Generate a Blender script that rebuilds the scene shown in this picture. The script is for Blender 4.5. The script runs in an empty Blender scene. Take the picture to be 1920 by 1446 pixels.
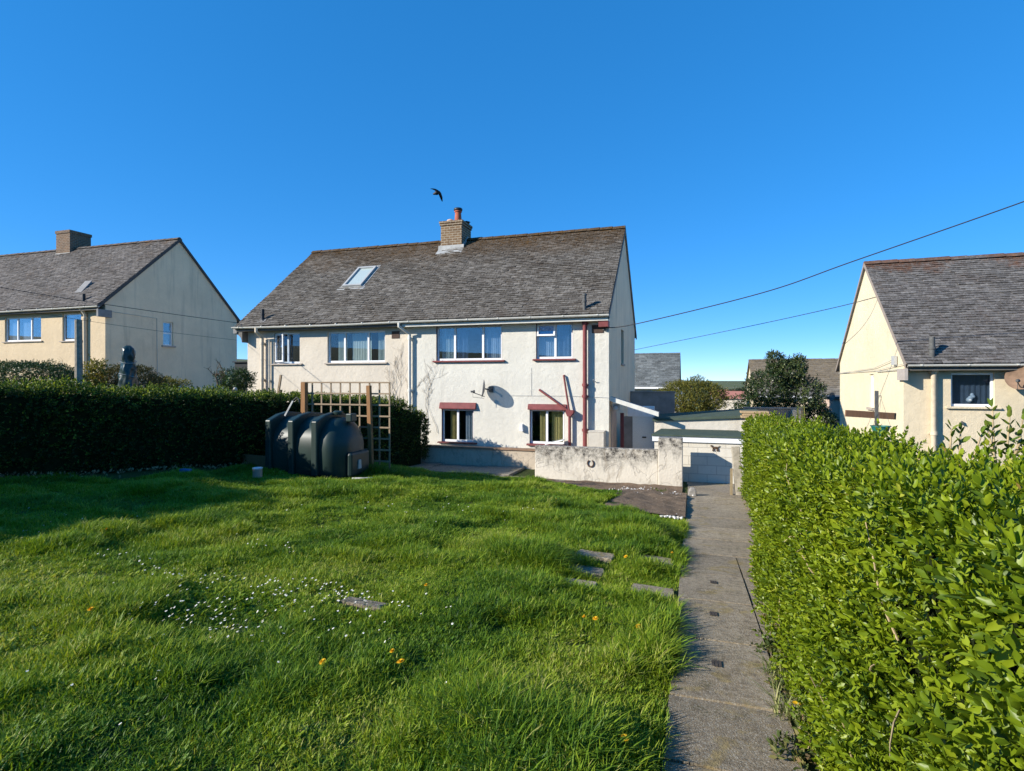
import bpy, bmesh, math, random
import numpy as np
from mathutils import Vector, Matrix
R = math.radians
rng = np.random.default_rng(7)
random.seed(7)
SC = bpy.context.scene
COL = SC.collection

# ------------------------------------------------------------------ camera, world, sun, exposure
F, CX, HY, TH, CH = 1059.0, 960.0, 712.0, R(17.6), 1.55
cam = bpy.data.cameras.new('camera')
cam.sensor_width = 36.0
cam.lens = 36.0 * F / 1920.0
cam.shift_y = -11.0 / 1920.0
cam.clip_start = 0.05
cam.clip_end = 6000.0
camo = bpy.data.objects.new('camera', cam)
COL.objects.link(camo)
camo.location = (0, 0, CH)
camo.rotation_euler = (R(90), 0, TH)
SC.camera = camo

SUN = Vector((1.3, 1.0, -0.74)).normalized()          # direction the light travels
EL = math.asin(-SUN.z)
world = bpy.data.worlds.new('World')
SC.world = world
world.use_nodes = True
wn = world.node_tree
bg = wn.nodes['Background']
sky = wn.nodes.new('ShaderNodeTexSky')
sky.sky_type = 'NISHITA'
sky.sun_disc = False
sky.sun_elevation = EL
sky.sun_rotation = R(232.4)
sky.altitude = 0
sky.air_density = 0.4
sky.dust_density = 0.0
sky.ozone_density = 5.0
hs = wn.nodes.new('ShaderNodeHueSaturation')
hs.inputs['Saturation'].default_value = 1.74
hs.inputs['Value'].default_value = 2.35
gm = wn.nodes.new('ShaderNodeGamma')
gm.inputs[1].default_value = 0.47
wn.links.new(sky.outputs[0], gm.inputs[0])
wn.links.new(gm.outputs[0], hs.inputs['Color'])
hs.inputs['Hue'].default_value = 0.506
wn.links.new(hs.outputs[0], bg.inputs[0])
bg.inputs[1].default_value = 0.15
sl = bpy.data.lights.new('sun', 'SUN')
sl.energy = 4.8
sl.angle = R(0.5)
sl.color = (1.0, 0.94, 0.84)
so = bpy.data.objects.new('sun', sl)
COL.objects.link(so)
so.rotation_euler = SUN.to_track_quat('-Z', 'Y').to_euler()
SC.view_settings.view_transform = 'Standard'
SC.view_settings.look = 'None'
SC.view_settings.gamma = 1
SC.view_settings.exposure = 0.65

# ------------------------------------------------------------------ measuring helpers (pixel of the photograph -> metres)
cT, sT = math.cos(TH), math.sin(TH)
def ray(px, py):
    u = (px - CX) / F
    return cT * u - sT, cT + sT * u, (HY - py) / F
def PY(px, py, Y):
    a, b, c = ray(px, py); t = Y / b
    return Vector((a * t, Y, CH + c * t))
def PX(px, py, X):
    a, b, c = ray(px, py); t = X / a
    return Vector((X, b * t, CH + c * t))
def PT(px, py, t):
    a, b, c = ray(px, py)
    return Vector((a * t, b * t, CH + c * t))
def hash2(ix, iy, s):
    h = np.sin(ix * 127.1 + iy * 311.7 + s * 74.7) * 43758.5453
    return h - np.floor(h)
def vnoise(x, y, sc, s=0):
    x = np.asarray(x, float) / sc; y = np.asarray(y, float) / sc
    ix, iy = np.floor(x), np.floor(y)
    fx, fy = x - ix, y - iy
    fx = fx * fx * (3 - 2 * fx); fy = fy * fy * (3 - 2 * fy)
    a = hash2(ix, iy, s); b = hash2(ix + 1, iy, s); c = hash2(ix, iy + 1, s); d = hash2(ix + 1, iy + 1, s)
    return (a * (1 - fx) + b * fx) * (1 - fy) + (c * (1 - fx) + d * fx) * fy
def sstep(a, b, x):
    t = np.clip((np.asarray(x, float) - a) / (b - a), 0, 1)
    return t * t * (3 - 2 * t)
def gbase(x, y):
    x = np.asarray(x, float); y = np.asarray(y, float)
    z = -0.0747 * (np.minimum(y, 13.0) + 0.9 * (1 - np.exp(-np.maximum(y - 13.0, 0) / 0.9)))
    flat = sstep(11.9, 12.9, y) * sstep(-10.5, -8.5, x)
    z = z + 0.05 * np.maximum(-x - 0.2, 0) * (1 - 0.93 * flat)
    z = z - np.minimum(1.75, 0.35 * np.maximum(x - 1.4, 0))
    z = z - 2.5 * sstep(27, 70, y) - 1.5 * sstep(70, 400, y)
    return z
def lawnmask(x, y):
    return sstep(-0.12, -0.5, x) * sstep(12.4, 12.0, y)
def gz(x, y):
    m = lawnmask(x, y) * sstep(-13, -9, x)
    b = (vnoise(x, y, 0.9, 1) - .5) * .085 + (vnoise(x, y, 0.42, 2) - .5) * .055 + .03
    return gbase(x, y) + m * b
def gzf(x, y):
    return float(gz(x, y))
def G(px, py):
    lo, hi = 0.5, 60.0
    a, b, c = ray(px, py)
    t = lo
    while t < hi:
        if CH + c * t <= float(gbase(a * t, b * t)): break
        t += 0.02
    return Vector((a * t, b * t, float(gbase(a * t, b * t))))

# ------------------------------------------------------------------ object helpers
def thing(name, label, cat, loc=(0, 0, 0), group=None, kind=None):
    o = bpy.data.objects.new(name, None)
    o.empty_display_size = 0.1
    COL.objects.link(o)
    o.location = loc
    if label: o['label'] = label
    if cat: o['category'] = cat
    if group: o['group'] = group
    if kind: o['kind'] = kind
    return o
def tag(o, label, cat, group=None, kind=None):
    if label: o['label'] = label
    if cat: o['category'] = cat
    if group: o['group'] = group
    if kind: o['kind'] = kind
    return o
def rootloc(p):
    while p is not None and p.parent is not None: p = p.parent
    return Vector(p.location) if p is not None else None

class MB:
    def __init__(s):
        s.v = []; s.f = []; s.m = []; s.r = []; s.cm = 0; s.cr = 0.5
    def add(s, vs, fs):
        b = len(s.v)
        s.v += [tuple(v) for v in vs]
        s.r += [s.cr] * len(vs)
        for f in fs:
            s.f.append(tuple(i + b for i in f)); s.m.append(s.cm)
        return s
    def box(s, a, b, mat=None):
        x0, x1 = sorted((a[0], b[0])); y0, y1 = sorted((a[1], b[1])); z0, z1 = sorted((a[2], b[2]))
        vs = [(x0, y0, z0), (x1, y0, z0), (x1, y1, z0), (x0, y1, z0), (x0, y0, z1), (x1, y0, z1), (x1, y1, z1), (x0, y1, z1)]
        if mat is not None: vs = [mat @ Vector(v) for v in vs]
        return s.add(vs, [(0, 3, 2, 1), (4, 5, 6, 7), (0, 1, 5, 4), (1, 2, 6, 5), (2, 3, 7, 6), (3, 0, 4, 7)])
    def beam(s, p, q, w, h, up=(0, 0, 1)):
        p = Vector(p); q = Vector(q); d = (q - p); L = d.length; d.normalize()
        u = Vector(up); sx = d.cross(u)
        if sx.length < 1e-4: sx = d.cross(Vector((1, 0, 0)))
        sx.normalize(); n = sx.cross(d)
        vs = []
        for e in (p, q):
            for i, j in ((-1, -1), (1, -1), (1, 1), (-1, 1)):
                vs.append(e + sx * (i * w / 2) + n * (j * h / 2))
        return s.add(vs, [(0, 1, 2, 3), (7, 6, 5, 4), (0, 4, 5, 1), (1, 5, 6, 2), (2, 6, 7, 3), (3, 7, 4, 0)])
    def tube(s, pts, r, n=8, cap=True):
        pts = [Vector(p) for p in pts]
        rs = r if isinstance(r, (list, tuple)) else [r] * len(pts)
        vs = []; prev = None
        for i, p in enumerate(pts):
            d = (pts[min(i + 1, len(pts) - 1)] - pts[max(i - 1, 0)]).normalized()
            if prev is None:
                a = d.orthogonal().normalized()
            else:
                a = (prev - d * prev.dot(d))
                a = a.normalized() if a.length > 1e-5 else d.orthogonal().normalized()
            prev = a; b = d.cross(a)
            for k in range(n):
                t = 2 * math.pi * k / n
                vs.append(p + (a * math.cos(t) + b * math.sin(t)) * rs[i])
        fs = []
        for i in range(len(pts) - 1):
            for k in range(n):
                k2 = (k + 1) % n
                fs.append((i * n + k, i * n + k2, (i + 1) * n + k2, (i + 1) * n + k))
        if cap:
            fs.append(tuple(range(n - 1, -1, -1)))
            fs.append(tuple(range((len(pts) - 1) * n, len(pts) * n)))
        return s.add(vs, fs)
    def lathe(s, prof, c, n=20, axis=None):
        c = Vector(c); vs = []; fs = []
        M = Matrix.Identity(3) if axis is None else Vector((0, 0, 1)).rotation_difference(Vector(axis)).to_matrix()
        for (r, z) in prof:
            for k in range(n):
                t = 2 * math.pi * k / n
                vs.append(c + M @ Vector((r * math.cos(t), r * math.sin(t), z)))
        for i in range(len(prof) - 1):
            for k in range(n):
                k2 = (k + 1) % n
                fs.append((i * n + k, i * n + k2, (i + 1) * n + k2, (i + 1) * n + k))
        fs.append(tuple(range(n - 1, -1, -1)))
        fs.append(tuple(range((len(prof) - 1) * n, len(prof) * n)))
        return s.add(vs, fs)
    def prism(s, poly, d0, d1, f):
        n = len(poly)
        vs = [f(p, d0) for p in poly] + [f(p, d1) for p in poly]
        fs = [tuple(range(n - 1, -1, -1)), tuple(range(n, 2 * n))]
        for i in range(n):
            j = (i + 1) % n
            fs.append((i, j, n + j, n + i))
        return s.add(vs, fs)
    def build(s, name, mats, parent=None, smooth=False, bevel=0, rnd=False, auto=None):
        me = bpy.data.meshes.new(name)
        rl = rootloc(parent)
        v = s.v if rl is None else [(a - rl.x, b - rl.y, c - rl.z) for a, b, c in s.v]
        me.from_pydata(v, [], s.f)
        bm = bmesh.new(); bm.from_mesh(me)
        bmesh.ops.recalc_face_normals(bm, faces=bm.faces)
        bm.to_mesh(me); bm.free()
        if not isinstance(mats, (list, tuple)): mats = [mats]
        for m in mats: me.materials.append(m)
        if len(mats) > 1: me.polygons.foreach_set('material_index', s.m)
        if rnd:
            at = me.attributes.new('rnd', 'FLOAT', 'POINT'); at.data.foreach_set('value', s.r)
        if smooth: me.polygons.foreach_set('use_smooth', [True] * len(me.polygons))
        if auto:
            me.polygons.foreach_set('use_smooth', [True] * len(me.polygons))
            me.set_sharp_from_angle(angle=R(auto))
        o = bpy.data.objects.new(name, me)
        COL.objects.link(o)
        if parent is not None: o.parent = parent
        if bevel:
            b = o.modifiers.new('bevel', 'BEVEL'); b.width = bevel; b.segments = 2; b.limit_method = 'ANGLE'
        return o
def np_mesh(name, V, Q, rnd, mat, parent=None, smooth=True):
    me = bpy.data.meshes.new(name)
    rl = rootloc(parent)
    V = np.asarray(V, np.float32)
    if rl is not None: V = V - np.array(rl, np.float32)
    Q = np.asarray(Q, np.int32)
    me.vertices.add(len(V)); me.vertices.foreach_set('co', V.ravel())
    me.loops.add(Q.size); me.loops.foreach_set('vertex_index', Q.ravel())
    me.polygons.add(len(Q))
    me.polygons.foreach_set('loop_start', np.arange(len(Q), dtype=np.int32) * Q.shape[1])
    me.polygons.foreach_set('loop_total', np.full(len(Q), Q.shape[1], np.int32))
    me.update(calc_edges=True)
    if rnd is not None:
        at = me.attributes.new('rnd', 'FLOAT', 'POINT'); at.data.foreach_set('value', np.asarray(rnd, np.float32))
    if smooth: me.polygons.foreach_set('use_smooth', np.ones(len(Q), bool))
    me.materials.append(mat)
    o = bpy.data.objects.new(name, me)
    COL.objects.link(o)
    if parent is not None: o.parent = parent
    return o

# ------------------------------------------------------------------ materials
class NT:
    def __init__(s, name):
        s.mat = bpy.data.materials.new(name); s.mat.use_nodes = True
        s.t = s.mat.node_tree; s.b = s.t.nodes['Principled BSDF']; s.out = s.t.nodes['Material Output']
        tc = s.t.nodes.new('ShaderNodeTexCoord'); s.obj = tc.outputs['Object']
    def n(s, k, **kw):
        nd = s.t.nodes.new(k)
        for a, b in kw.items(): setattr(nd, a, b)
        return nd
    def l(s, a, b): s.t.links.new(a, b)
    def set(s, sock, v):
        if isinstance(v, bpy.types.NodeSocket): s.l(v, sock)
        elif isinstance(v, (tuple, list)) and sock.type == 'RGBA': sock.default_value = tuple(v) + ((1,) if len(v) == 3 else ())
        else: sock.default_value = v
    def mapv(s, sc=(1, 1, 1), rot=(0, 0, 0)):
        m = s.n('ShaderNodeMapping'); s.l(s.obj, m.inputs[0]); m.inputs['Scale'].default_value = sc; m.inputs['Rotation'].default_value = rot
        return m.outputs[0]
    def noise(s, scale, detail=4, rough=.55, vec=None, dist=0):
        nd = s.n('ShaderNodeTexNoise'); s.l(vec or s.obj, nd.inputs['Vector'])
        nd.inputs['Scale'].default_value = scale; nd.inputs['Detail'].default_value = detail
        nd.inputs['Roughness'].default_value = rough; nd.inputs['Distortion'].default_value = dist
        return nd.outputs[0]
    def vor(s, scale, feat='F1', vec=None, out=0):
        nd = s.n('ShaderNodeTexVoronoi', feature=feat); s.l(vec or s.obj, nd.inputs['Vector']); nd.inputs['Scale'].default_value = scale
        return nd.outputs[out]
    def attr(s, name, inst=False):
        nd = s.n('ShaderNodeAttribute', attribute_name=name)
        if inst: nd.attribute_type = 'INSTANCER'
        return nd.outputs['Fac']
    def sep(s, k):
        nd = s.n('ShaderNodeSeparateXYZ'); s.l(s.obj, nd.inputs[0]); return nd.outputs[k]
    def math(s, op, a, b=0.0, clamp=False):
        nd = s.n('ShaderNodeMath', operation=op, use_clamp=clamp); s.set(nd.inputs[0], a); s.set(nd.inputs[1], b); return nd.outputs[0]
    def rng(s, v, a, b, c=0.0, d=1.0):
        nd = s.n('ShaderNodeMapRange'); s.set(nd.inputs[0], v)
        for i, x in enumerate((a, b, c, d)): nd.inputs[i + 1].default_value = x
        return nd.outputs[0]
    def mix(s, f, a, b, mode='MIX'):
        nd = s.n('ShaderNodeMix', data_type='RGBA', blend_type=mode)
        s.set(nd.inputs[0], f); s.set(nd.inputs[6], a); s.set(nd.inputs[7], b); return nd.outputs[2]
    def ramp(s, v, stops):
        nd = s.n('ShaderNodeValToRGB'); s.l(v, nd.inputs[0]); e = nd.color_ramp.elements
        while len(e) < len(stops): e.new(0.5)
        for i, (p, c) in enumerate(stops):
            e[i].position = p; e[i].color = tuple(c) + (1,)
        return nd.outputs[0]
    def bump(s, h, strength=.5, dist=.02):
        nd = s.n('ShaderNodeBump'); s.l(h, nd.inputs['Height']); nd.inputs['Strength'].default_value = strength; nd.inputs['Distance'].default_value = dist
        s.l(nd.outputs[0], s.b.inputs['Normal']); return nd.outputs[0]
    def done(s, col, rough=.85, spec=.3, metal=0):
        s.set(s.b.inputs['Base Color'], col); s.set(s.b.inputs['Roughness'], rough)
        s.b.inputs['Specular IOR Level'].default_value = spec; s.b.inputs['Metallic'].default_value = metal
        return s.mat
def plain(name, col, rough=.7, spec=.4, var=.12, sc=9.0, metal=0, bump=0.0):
    n = NT(name)
    f = n.noise(sc, 5, .6)
    dark = tuple(c * (1 - var * 1.6) for c in col); light = tuple(min(1, c * (1 + var)) for c in col)
    c = n.ramp(f, [(.25, dark), (.75, light)])
    if bump: n.bump(n.noise(sc * 6, 3), bump, .01)
    return n.done(c, rough, spec, metal)
def render_wall(name, col, stain=(.22, .22, .2), amount=.35, bump=.45):
    n = NT(name)
    big = n.noise(.9, 5, .6)
    streak = n.noise(1.0, 6, .65, n.mapv((2.6, 2.6, .22)))
    fine = n.noise(38, 4, .7)
    c = n.ramp(big, [(.3, tuple(x * .88 for x in col)), (.7, tuple(min(1, x * 1.05) for x in col))])
    f = n.rng(streak, .52, .85, 0, amount)
    c = n.mix(f, c, stain)
    c = n.mix(n.rng(fine, .3, .75, .16, 0), c, tuple(x * .5 for x in col))
    pt = n.noise(2.1, 3, .5, dist=1.5); c = n.mix(n.rng(pt, .56, .60, 0, .10), c, tuple(x * .72 for x in col))
    sp = n.noise(11, 5, .8); c = n.mix(n.rng(sp, .60, .74, 0, .32), c, tuple(x * .45 for x in col))
    n.bump(n.math('ADD', fine, n.math('MULTIPLY', n.noise(6, 4, .6), 1.5)), bump, .03)
    return n.done(c, .92, .15)
def wood(name, col, dark, sc=6):
    n = NT(name)
    f = n.noise(sc, 5, .7, n.mapv((9, 9, .8)))
    g = n.noise(3, 4)
    c = n.ramp(f, [(.3, dark), (.72, col)])
    c = n.mix(n.rng(g, .4, .8, 0, .5), c, tuple((a + b) / 2 for a, b in zip(col, dark)))
    n.bump(f, .4, .01)
    return n.done(c, .8, .2)
def leaf_mat(name, stops, rough=.42, trans=.35, spec=.4, inst=False):
    n = NT(name)
    r = n.attr('rnd')
    if inst:
        tone = n.attr('tone', True)
        r2 = n.math('ADD', n.math('MULTIPLY', r, .45), n.math('MULTIPLY', tone, .55))
    else:
        r2 = r
    c = n.ramp(r2, stops)
    n.done(c, rough, spec)
    tr = n.n('ShaderNodeBsdfTranslucent')
    tc = n.mix(1.0, c, (1.25, 1.15, .55), 'MULTIPLY')
    n.l(tc, tr.inputs[0])
    mx = n.n('ShaderNodeMixShader'); mx.inputs[0].default_value = trans
    n.l(n.b.outputs[0], mx.inputs[1]); n.l(tr.outputs[0], mx.inputs[2]); n.l(mx.outputs[0], n.out.inputs[0])
    return n.mat
def roof_mat(name, lo, hi, moss, ridge_z, moss_h, moss_amt=1.0):
    n = NT(name)
    r = n.attr('rnd')
    c = n.ramp(r, [(0, tuple(x * .68 for x in lo)), (.4, lo), (.9, hi), (1, tuple(x * 1.12 for x in hi))])
    lich = n.noise(15, 6, .8)
    c = n.mix(n.rng(lich, .53, .63, 0, .75), c, tuple(x * 1.75 for x in hi))
    drk = n.noise(5.5, 7, .78)
    c = n.mix(n.rng(drk, .50, .66, 0, .72), c, (lo[0] * .38, lo[1] * .33, lo[2] * .28))
    brn = n.noise(1.3, 6, .75)
    c = n.mix(n.math('MULTIPLY', n.rng(brn, .5, .7, 0, .5), n.rng(n.noise(17, 4, .7), .4, .6, 0, 1)), c, tuple(x * .75 for x in moss))
    # moss and lichen colonise the courses next to the ridge
    z = n.sep(2)
    zz = n.math('ADD', z, n.math('MULTIPLY', n.math('SUBTRACT', n.noise(.8, 5, .65), .5), 2.3))
    zz = n.math('ADD', zz, n.math('MULTIPLY', n.math('SUBTRACT', n.noise(9, 5, .7), .5), .9))
    f = n.rng(zz, ridge_z - moss_h, ridge_z - .6, 0, moss_amt)
    mc = n.ramp(n.noise(5, 5, .7), [(.3, tuple(x * .55 for x in moss)), (.55, moss), (.75, (moss[0] * 1.7, moss[1] * 1.6, moss[2] * 1.2))])
    sp = n.rng(n.noise(12, 5, .75), .40, .56, .35, 1)
    c = n.mix(n.math('MULTIPLY', f, sp), c, mc)
    n.bump(n.noise(24, 5, .7), .5, .02)
    return n.done(c, .9, .2)
def brick_mat(name, cols, mortar, sc=1.0):
    n = NT(name)
    # wrap brick courses round all four faces: u = x + y, v = z
    s = n.n('ShaderNodeSeparateXYZ'); n.l(n.obj, s.inputs[0])
    cb = n.n('ShaderNodeCombineXYZ')
    n.l(n.math('ADD', s.outputs[0], s.outputs[1]), cb.inputs[0]); n.l(s.outputs[2], cb.inputs[1])
    b = n.n('ShaderNodeTexBrick'); n.l(cb.outputs[0], b.inputs['Vector'])
    b.inputs['Scale'].default_value = sc; b.inputs['Brick Width'].default_value = .225; b.inputs['Row Height'].default_value = .09
    b.inputs['Mortar Size'].default_value = .012
    b.inputs['Color1'].default_value = cols[0] + (1,); b.inputs['Color2'].default_value = cols[1] + (1,); b.inputs['Mortar'].default_value = mortar + (1,)
    c = n.mix(n.rng(n.noise(6, 5, .7), .45, .75, 0, .6), b.outputs[0], tuple(x * .55 for x in cols[0]))
    n.bump(n.math('SUBTRACT', 1.0, b.outputs['Fac']), .6, .02)
    return n.done(c, .9, .2)
def glass_mat(name, tint=(.90, .93, .95), refl=.055):
    n = NT(name)
    n.t.nodes.remove(n.b)
    tr = n.n('ShaderNodeBsdfTransparent'); tr.inputs[0].default_value = tint + (1,)
    gl = n.n('ShaderNodeBsdfGlossy'); gl.inputs['Roughness'].default_value = .015; gl.inputs[0].default_value = (.9, .95, 1, 1)
    lw = n.n('ShaderNodeLayerWeight'); lw.inputs[0].default_value = .5
    f = n.rng(n.math('POWER', lw.outputs['Facing'], 2.0), 0, 1, refl, .75)
    nz = n.noise(1.3, 2); bp = n.n('ShaderNodeBump'); bp.inputs['Strength'].default_value = .05; n.l(nz, bp.inputs['Height']); n.l(bp.outputs[0], gl.inputs['Normal'])
    mx = n.n('ShaderNodeMixShader'); n.l(f, mx.inputs[0]); n.l(tr.outputs[0], mx.inputs[1]); n.l(gl.outputs[0], mx.inputs[2])
    n.l(mx.outputs[0], n.out.inputs[0])
    return n.mat
m_white = plain('white_plastic', (.80, .80, .79), .35, .5, .05)
m_gutter = plain('old_white_plastic', (.66, .64, .57), .45, .4, .12, 4)
m_grey_plastic = plain('grey_plastic', (.42, .42, .40), .5, .4, .1, 4)
m_cream_pipe = plain('cream_painted_pipe', (.62, .53, .40), .6, .3, .08)
m_red = plain('faded_red_paint', (.20, .052, .05), .65, .3, .18, 7)
m_dkred = plain('dark_red_paint', (.13, .035, .035), .6, .3, .18, 7)
m_sill = plain('concrete_sill', (.42, .36, .30), .85, .2, .12, 8)
m_black = plain('black_pipe', (.02, .02, .022), .5, .4, .1)
m_dkgrey = plain('grey_pipe', (.10, .10, .095), .7, .3, .25, 12)
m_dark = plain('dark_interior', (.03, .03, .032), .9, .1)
m_glass = glass_mat('window_glass')
m_glass_blue = glass_mat('blue_window_glass', (.84, .89, .94), .11)
m_curtain = plain('grey_green_curtain', (.40, .46, .41), .9, .1, .05)
m_curtain_y = plain('striped_curtain', (.45, .37, .14), .9, .1, .15)
m_curtain_b = plain('pale_blue_curtain', (.36, .42, .45), .9, .1, .1)
m_lead = plain('lead_flashing', (.36, .36, .34), .6, .4, .2, 6)
m_terra = plain('terracotta', (.42, .12, .07), .8, .2, .2, 8)
m_wall_r = render_wall('cream_white_render', (.69, .655, .565), (.34, .31, .25), amount=.30)
m_wall_l = render_wall('pinkish_cream_render', (.68, .60, .485), (.36, .31, .24), amount=.25)
m_gable = render_wall('stained_gable_render', (.86, .70, .50), (.22, .19, .15), .75)
m_lwall = render_wall('buff_render', (.66, .52, .34), amount=.15)
m_lgable = render_wall('stained_buff_render', (.88, .69, .46), (.30, .25, .18), .7)
m_rwall = render_wall('yellow_cream_render', (.70, .59, .41), (.42, .36, .26), .22)
m_rgable = render_wall('pale_yellow_render', (.76, .66, .46), (.45, .38, .26), .3)
m_brick = brick_mat('buff_brick', ((.16, .098, .055), (.225, .145, .08)), (.36, .30, .22))
m_oldbrick = brick_mat('old_brown_brick', ((.20, .12, .07), (.13, .09, .065)), (.26, .21, .16))
m_concrete_dk = plain('grey_concrete', (.26, .255, .245), .9, .2, .2, 3, bump=.3)
m_felt = plain('green_roofing_felt', (.075, .10, .075), .95, .1, .15, 5, bump=.3)
m_palew = render_wall('old_white_render', (.66, .60, .50), (.33, .28, .22), .45)
m_metal = plain('grey_metal', (.25, .25, .25), .5, .5, .1, metal=.6)
m_bark = plain('bark', (.16, .12, .08), .9, .15, .3, 20, bump=.6)
m_twig = plain('pale_twig', (.42, .32, .18), .8, .2, .25, 30)
m_dktwig = plain('dark_twig', (.12, .085, .05), .85, .15, .2, 30)
m_core = plain('shade_core', (.016, .022, .009), 1.0, .0, .3, 12)
# ------------------------------------------------------------------ ground, patio, path
def ground_mat():
    n = NT('soil_and_turf')
    a = n.ramp(n.noise(1.7, 6, .7), [(.3, (.030, .045, .012)), (.7, (.055, .075, .020))])
    a = n.mix(n.rng(n.noise(11, 5, .7), .5, .7, 0, .6), a, (.07, .055, .03))
    fld = n.ramp(n.noise(.012, 4, .6), [(.35, (.07, .09, .04)), (.5, (.13, .15, .06)), (.65, (.17, .15, .09))])
    a = n.mix(n.rng(n.sep(1), 45, 70, 0, 1), a, fld)
    n.bump(n.noise(20, 5), .6, .03)
    return n.done(a, .95, .1)
def axis(parts):
    out = []
    for a, b, st in parts: out += list(np.arange(a, b, st))
    return np.array(sorted(set(np.round(out + [parts[-1][1]], 4))))
xs = axis([(-3000, -400, 400), (-400, -60, 40), (-60, -14, 2), (-14, -9, .5), (-9, 0, .16), (0, 2, .2), (2, 12, .5), (12, 60, 4), (60, 400, 40), (400, 3000, 400)])
ys = axis([(-60, -4, 4), (-4, 0, .5), (0, 13.2, .16), (13.2, 20, .5), (20, 60, 2), (60, 400, 40), (400, 4000, 400)])
gx, gy = np.meshgrid(xs, ys)
gv = np.stack([gx, gy, gz(gx, gy)], -1).reshape(-1, 3)
nx = len(xs); ii = np.arange(len(ys) - 1)[:, None] * nx + np.arange(nx - 1)[None, :]
gq = np.stack([ii, ii + 1, ii + nx + 1, ii + nx], -1).reshape(-1, 4)
g = np_mesh('ground', gv, gq, None, ground_mat()); g['kind'] = 'structure'

def conc(name, a, b, lich=.5, slabs=False):
    n = NT(name)
    c = n.ramp(n.noise(1.6, 6, .65), [(.3, a), (.7, b)])
    if slabs: c = n.mix(1.0, c, n.ramp(n.attr('rnd'), [(0, (.70, .69, .67)), (1, (1.15, 1.12, 1.05))]), 'MULTIPLY')
    vs = n.vor(85); c = n.mix(n.rng(vs, .1, .5, .55, 0), c, tuple(min(.6, x * 1.9) for x in b))
    gr = n.noise(130, 3, .7); c = n.mix(n.rng(gr, .45, .7, 0, .6), c, tuple(x * .3 for x in a))
    c = n.mix(n.rng(n.noise(42, 3, .7), .58, .7, 0, .6), c, (.40, .36, .28))
    li = n.noise(2.7, 6, .7, dist=.4); c = n.mix(n.rng(li, .56, .64, 0, lich), c, (.33, .25, .11))
    pale = n.noise(7, 5, .7); c = n.mix(n.rng(pale, .62, .72, 0, .5), c, (.42, .39, .33))
    mot = n.noise(17, 5, .75); c = n.mix(n.rng(mot, .47, .64, 0, .7), c, tuple(x * .42 for x in a))
    mos = n.noise(4.2, 6, .75); c = n.mix(n.math('MULTIPLY', n.rng(mos, .56, .64, 0, .7), n.rng(n.noise(60, 3), .4, .6, 0, 1)), c, (.09, .085, .04))
    n.bump(n.math('ADD', gr, mot), .8, .014)
    return n.done(c, .92, .2)
m_slab = conc('weathered_concrete', (.33, .265, .185), (.48, .395, .285), .8, True)
m_patio = conc('old_patio_concrete', (.24, .205, .16), (.36, .31, .24), .4)
m_slabmark = plain('dark_slab_mark', (.085, .07, .06), .9, .1)
def pathY(py, px=1290):
    a, b, c = ray(px, py); t = CH / (-c - .0747 * b); return b * t
def slab(mb, x0, x1, y0, y1, lift=.02, th=.07, tilt=0.0):
    vs = []
    for dz in (-th, lift):
        for (x, y) in ((x0, y0), (x1, y0), (x1, y1), (x0, y1)):
            vs.append((x, y, float(gbase(x, y)) + dz + (tilt * (x - x0) if dz > 0 else 0)))
    mb.add(vs, [(0, 3, 2, 1), (4, 5, 6, 7), (0, 1, 5, 4), (1, 2, 6, 5), (2, 3, 7, 6), (3, 0, 4, 7)])
def hedge_base(y): return .44 + .034 * y + .22 * float(sstep(5, 10, y))
def rightx(y): return hedge_base(y) + .1
mb = MB()
joints = [-2.0, -1.05, -.1, .85, 1.75, pathY(1440), pathY(1313), pathY(1200), pathY(1126), pathY(1076)]
joints = sorted(set(round(j, 3) for j in joints if j < 6.2))
last = joints[-1]
for k in range(9): joints.append(last + .93 * (k + 1))
jn = joints
marks = MB()
for i in range(len(jn) - 1):
    y0, y1 = jn[i] + .012, jn[i + 1] - .012
    mb.cr = random.random()
    far = y0 > 5.6
    lf = .02
    xe = .49 + (.0 if y0 < 6.2 else rightx(y0) - .46)
    slab(mb, -.13 + .004 * y0, xe, y0, y1, lf, tilt=random.uniform(-.004, .004))
    # broken edge strip of infill concrete between slab and hedge
    if 3.2 < y0 < 6.2:
        ym = y0 + (y1 - y0) * random.uniform(.35, .65)
        slab(mb, .497 + random.uniform(0, .012), rightx(y0) + .03, y0, ym - .008, lf - random.uniform(.002, .012)); slab(mb, .497 + random.uniform(0, .012), rightx(y0) + .03, ym + .008, y1, lf - random.uniform(.002, .012))
for (px, py) in ((1338, 1097), (1338, 1157), (1344, 1252)):
    yc = pathY(py, px); xc = (ray(px, py)[0] / ray(px, py)[1]) * yc
    mb.cm = 1
    for (a, b) in ((-.03, -.016), (-.012, .006), (.010, .028)):
        z = float(gbase(xc, yc)) + .028
        vs = [(xc + a, yc - .05, z + .0042), (xc + b, yc - .05, z + .0042), (xc + b, yc + .05, z - .0033), (xc + a, yc + .05, z - .0033)]
        mb.add(vs, [(0, 1, 2, 3)])
    mb.cm = 0
slab(mb, -.10, 1.05, jn[-1], 14.88, .02)
p = mb.build('path', [m_slab, m_slabmark], rnd=True); p['kind'] = 'structure'

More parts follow.
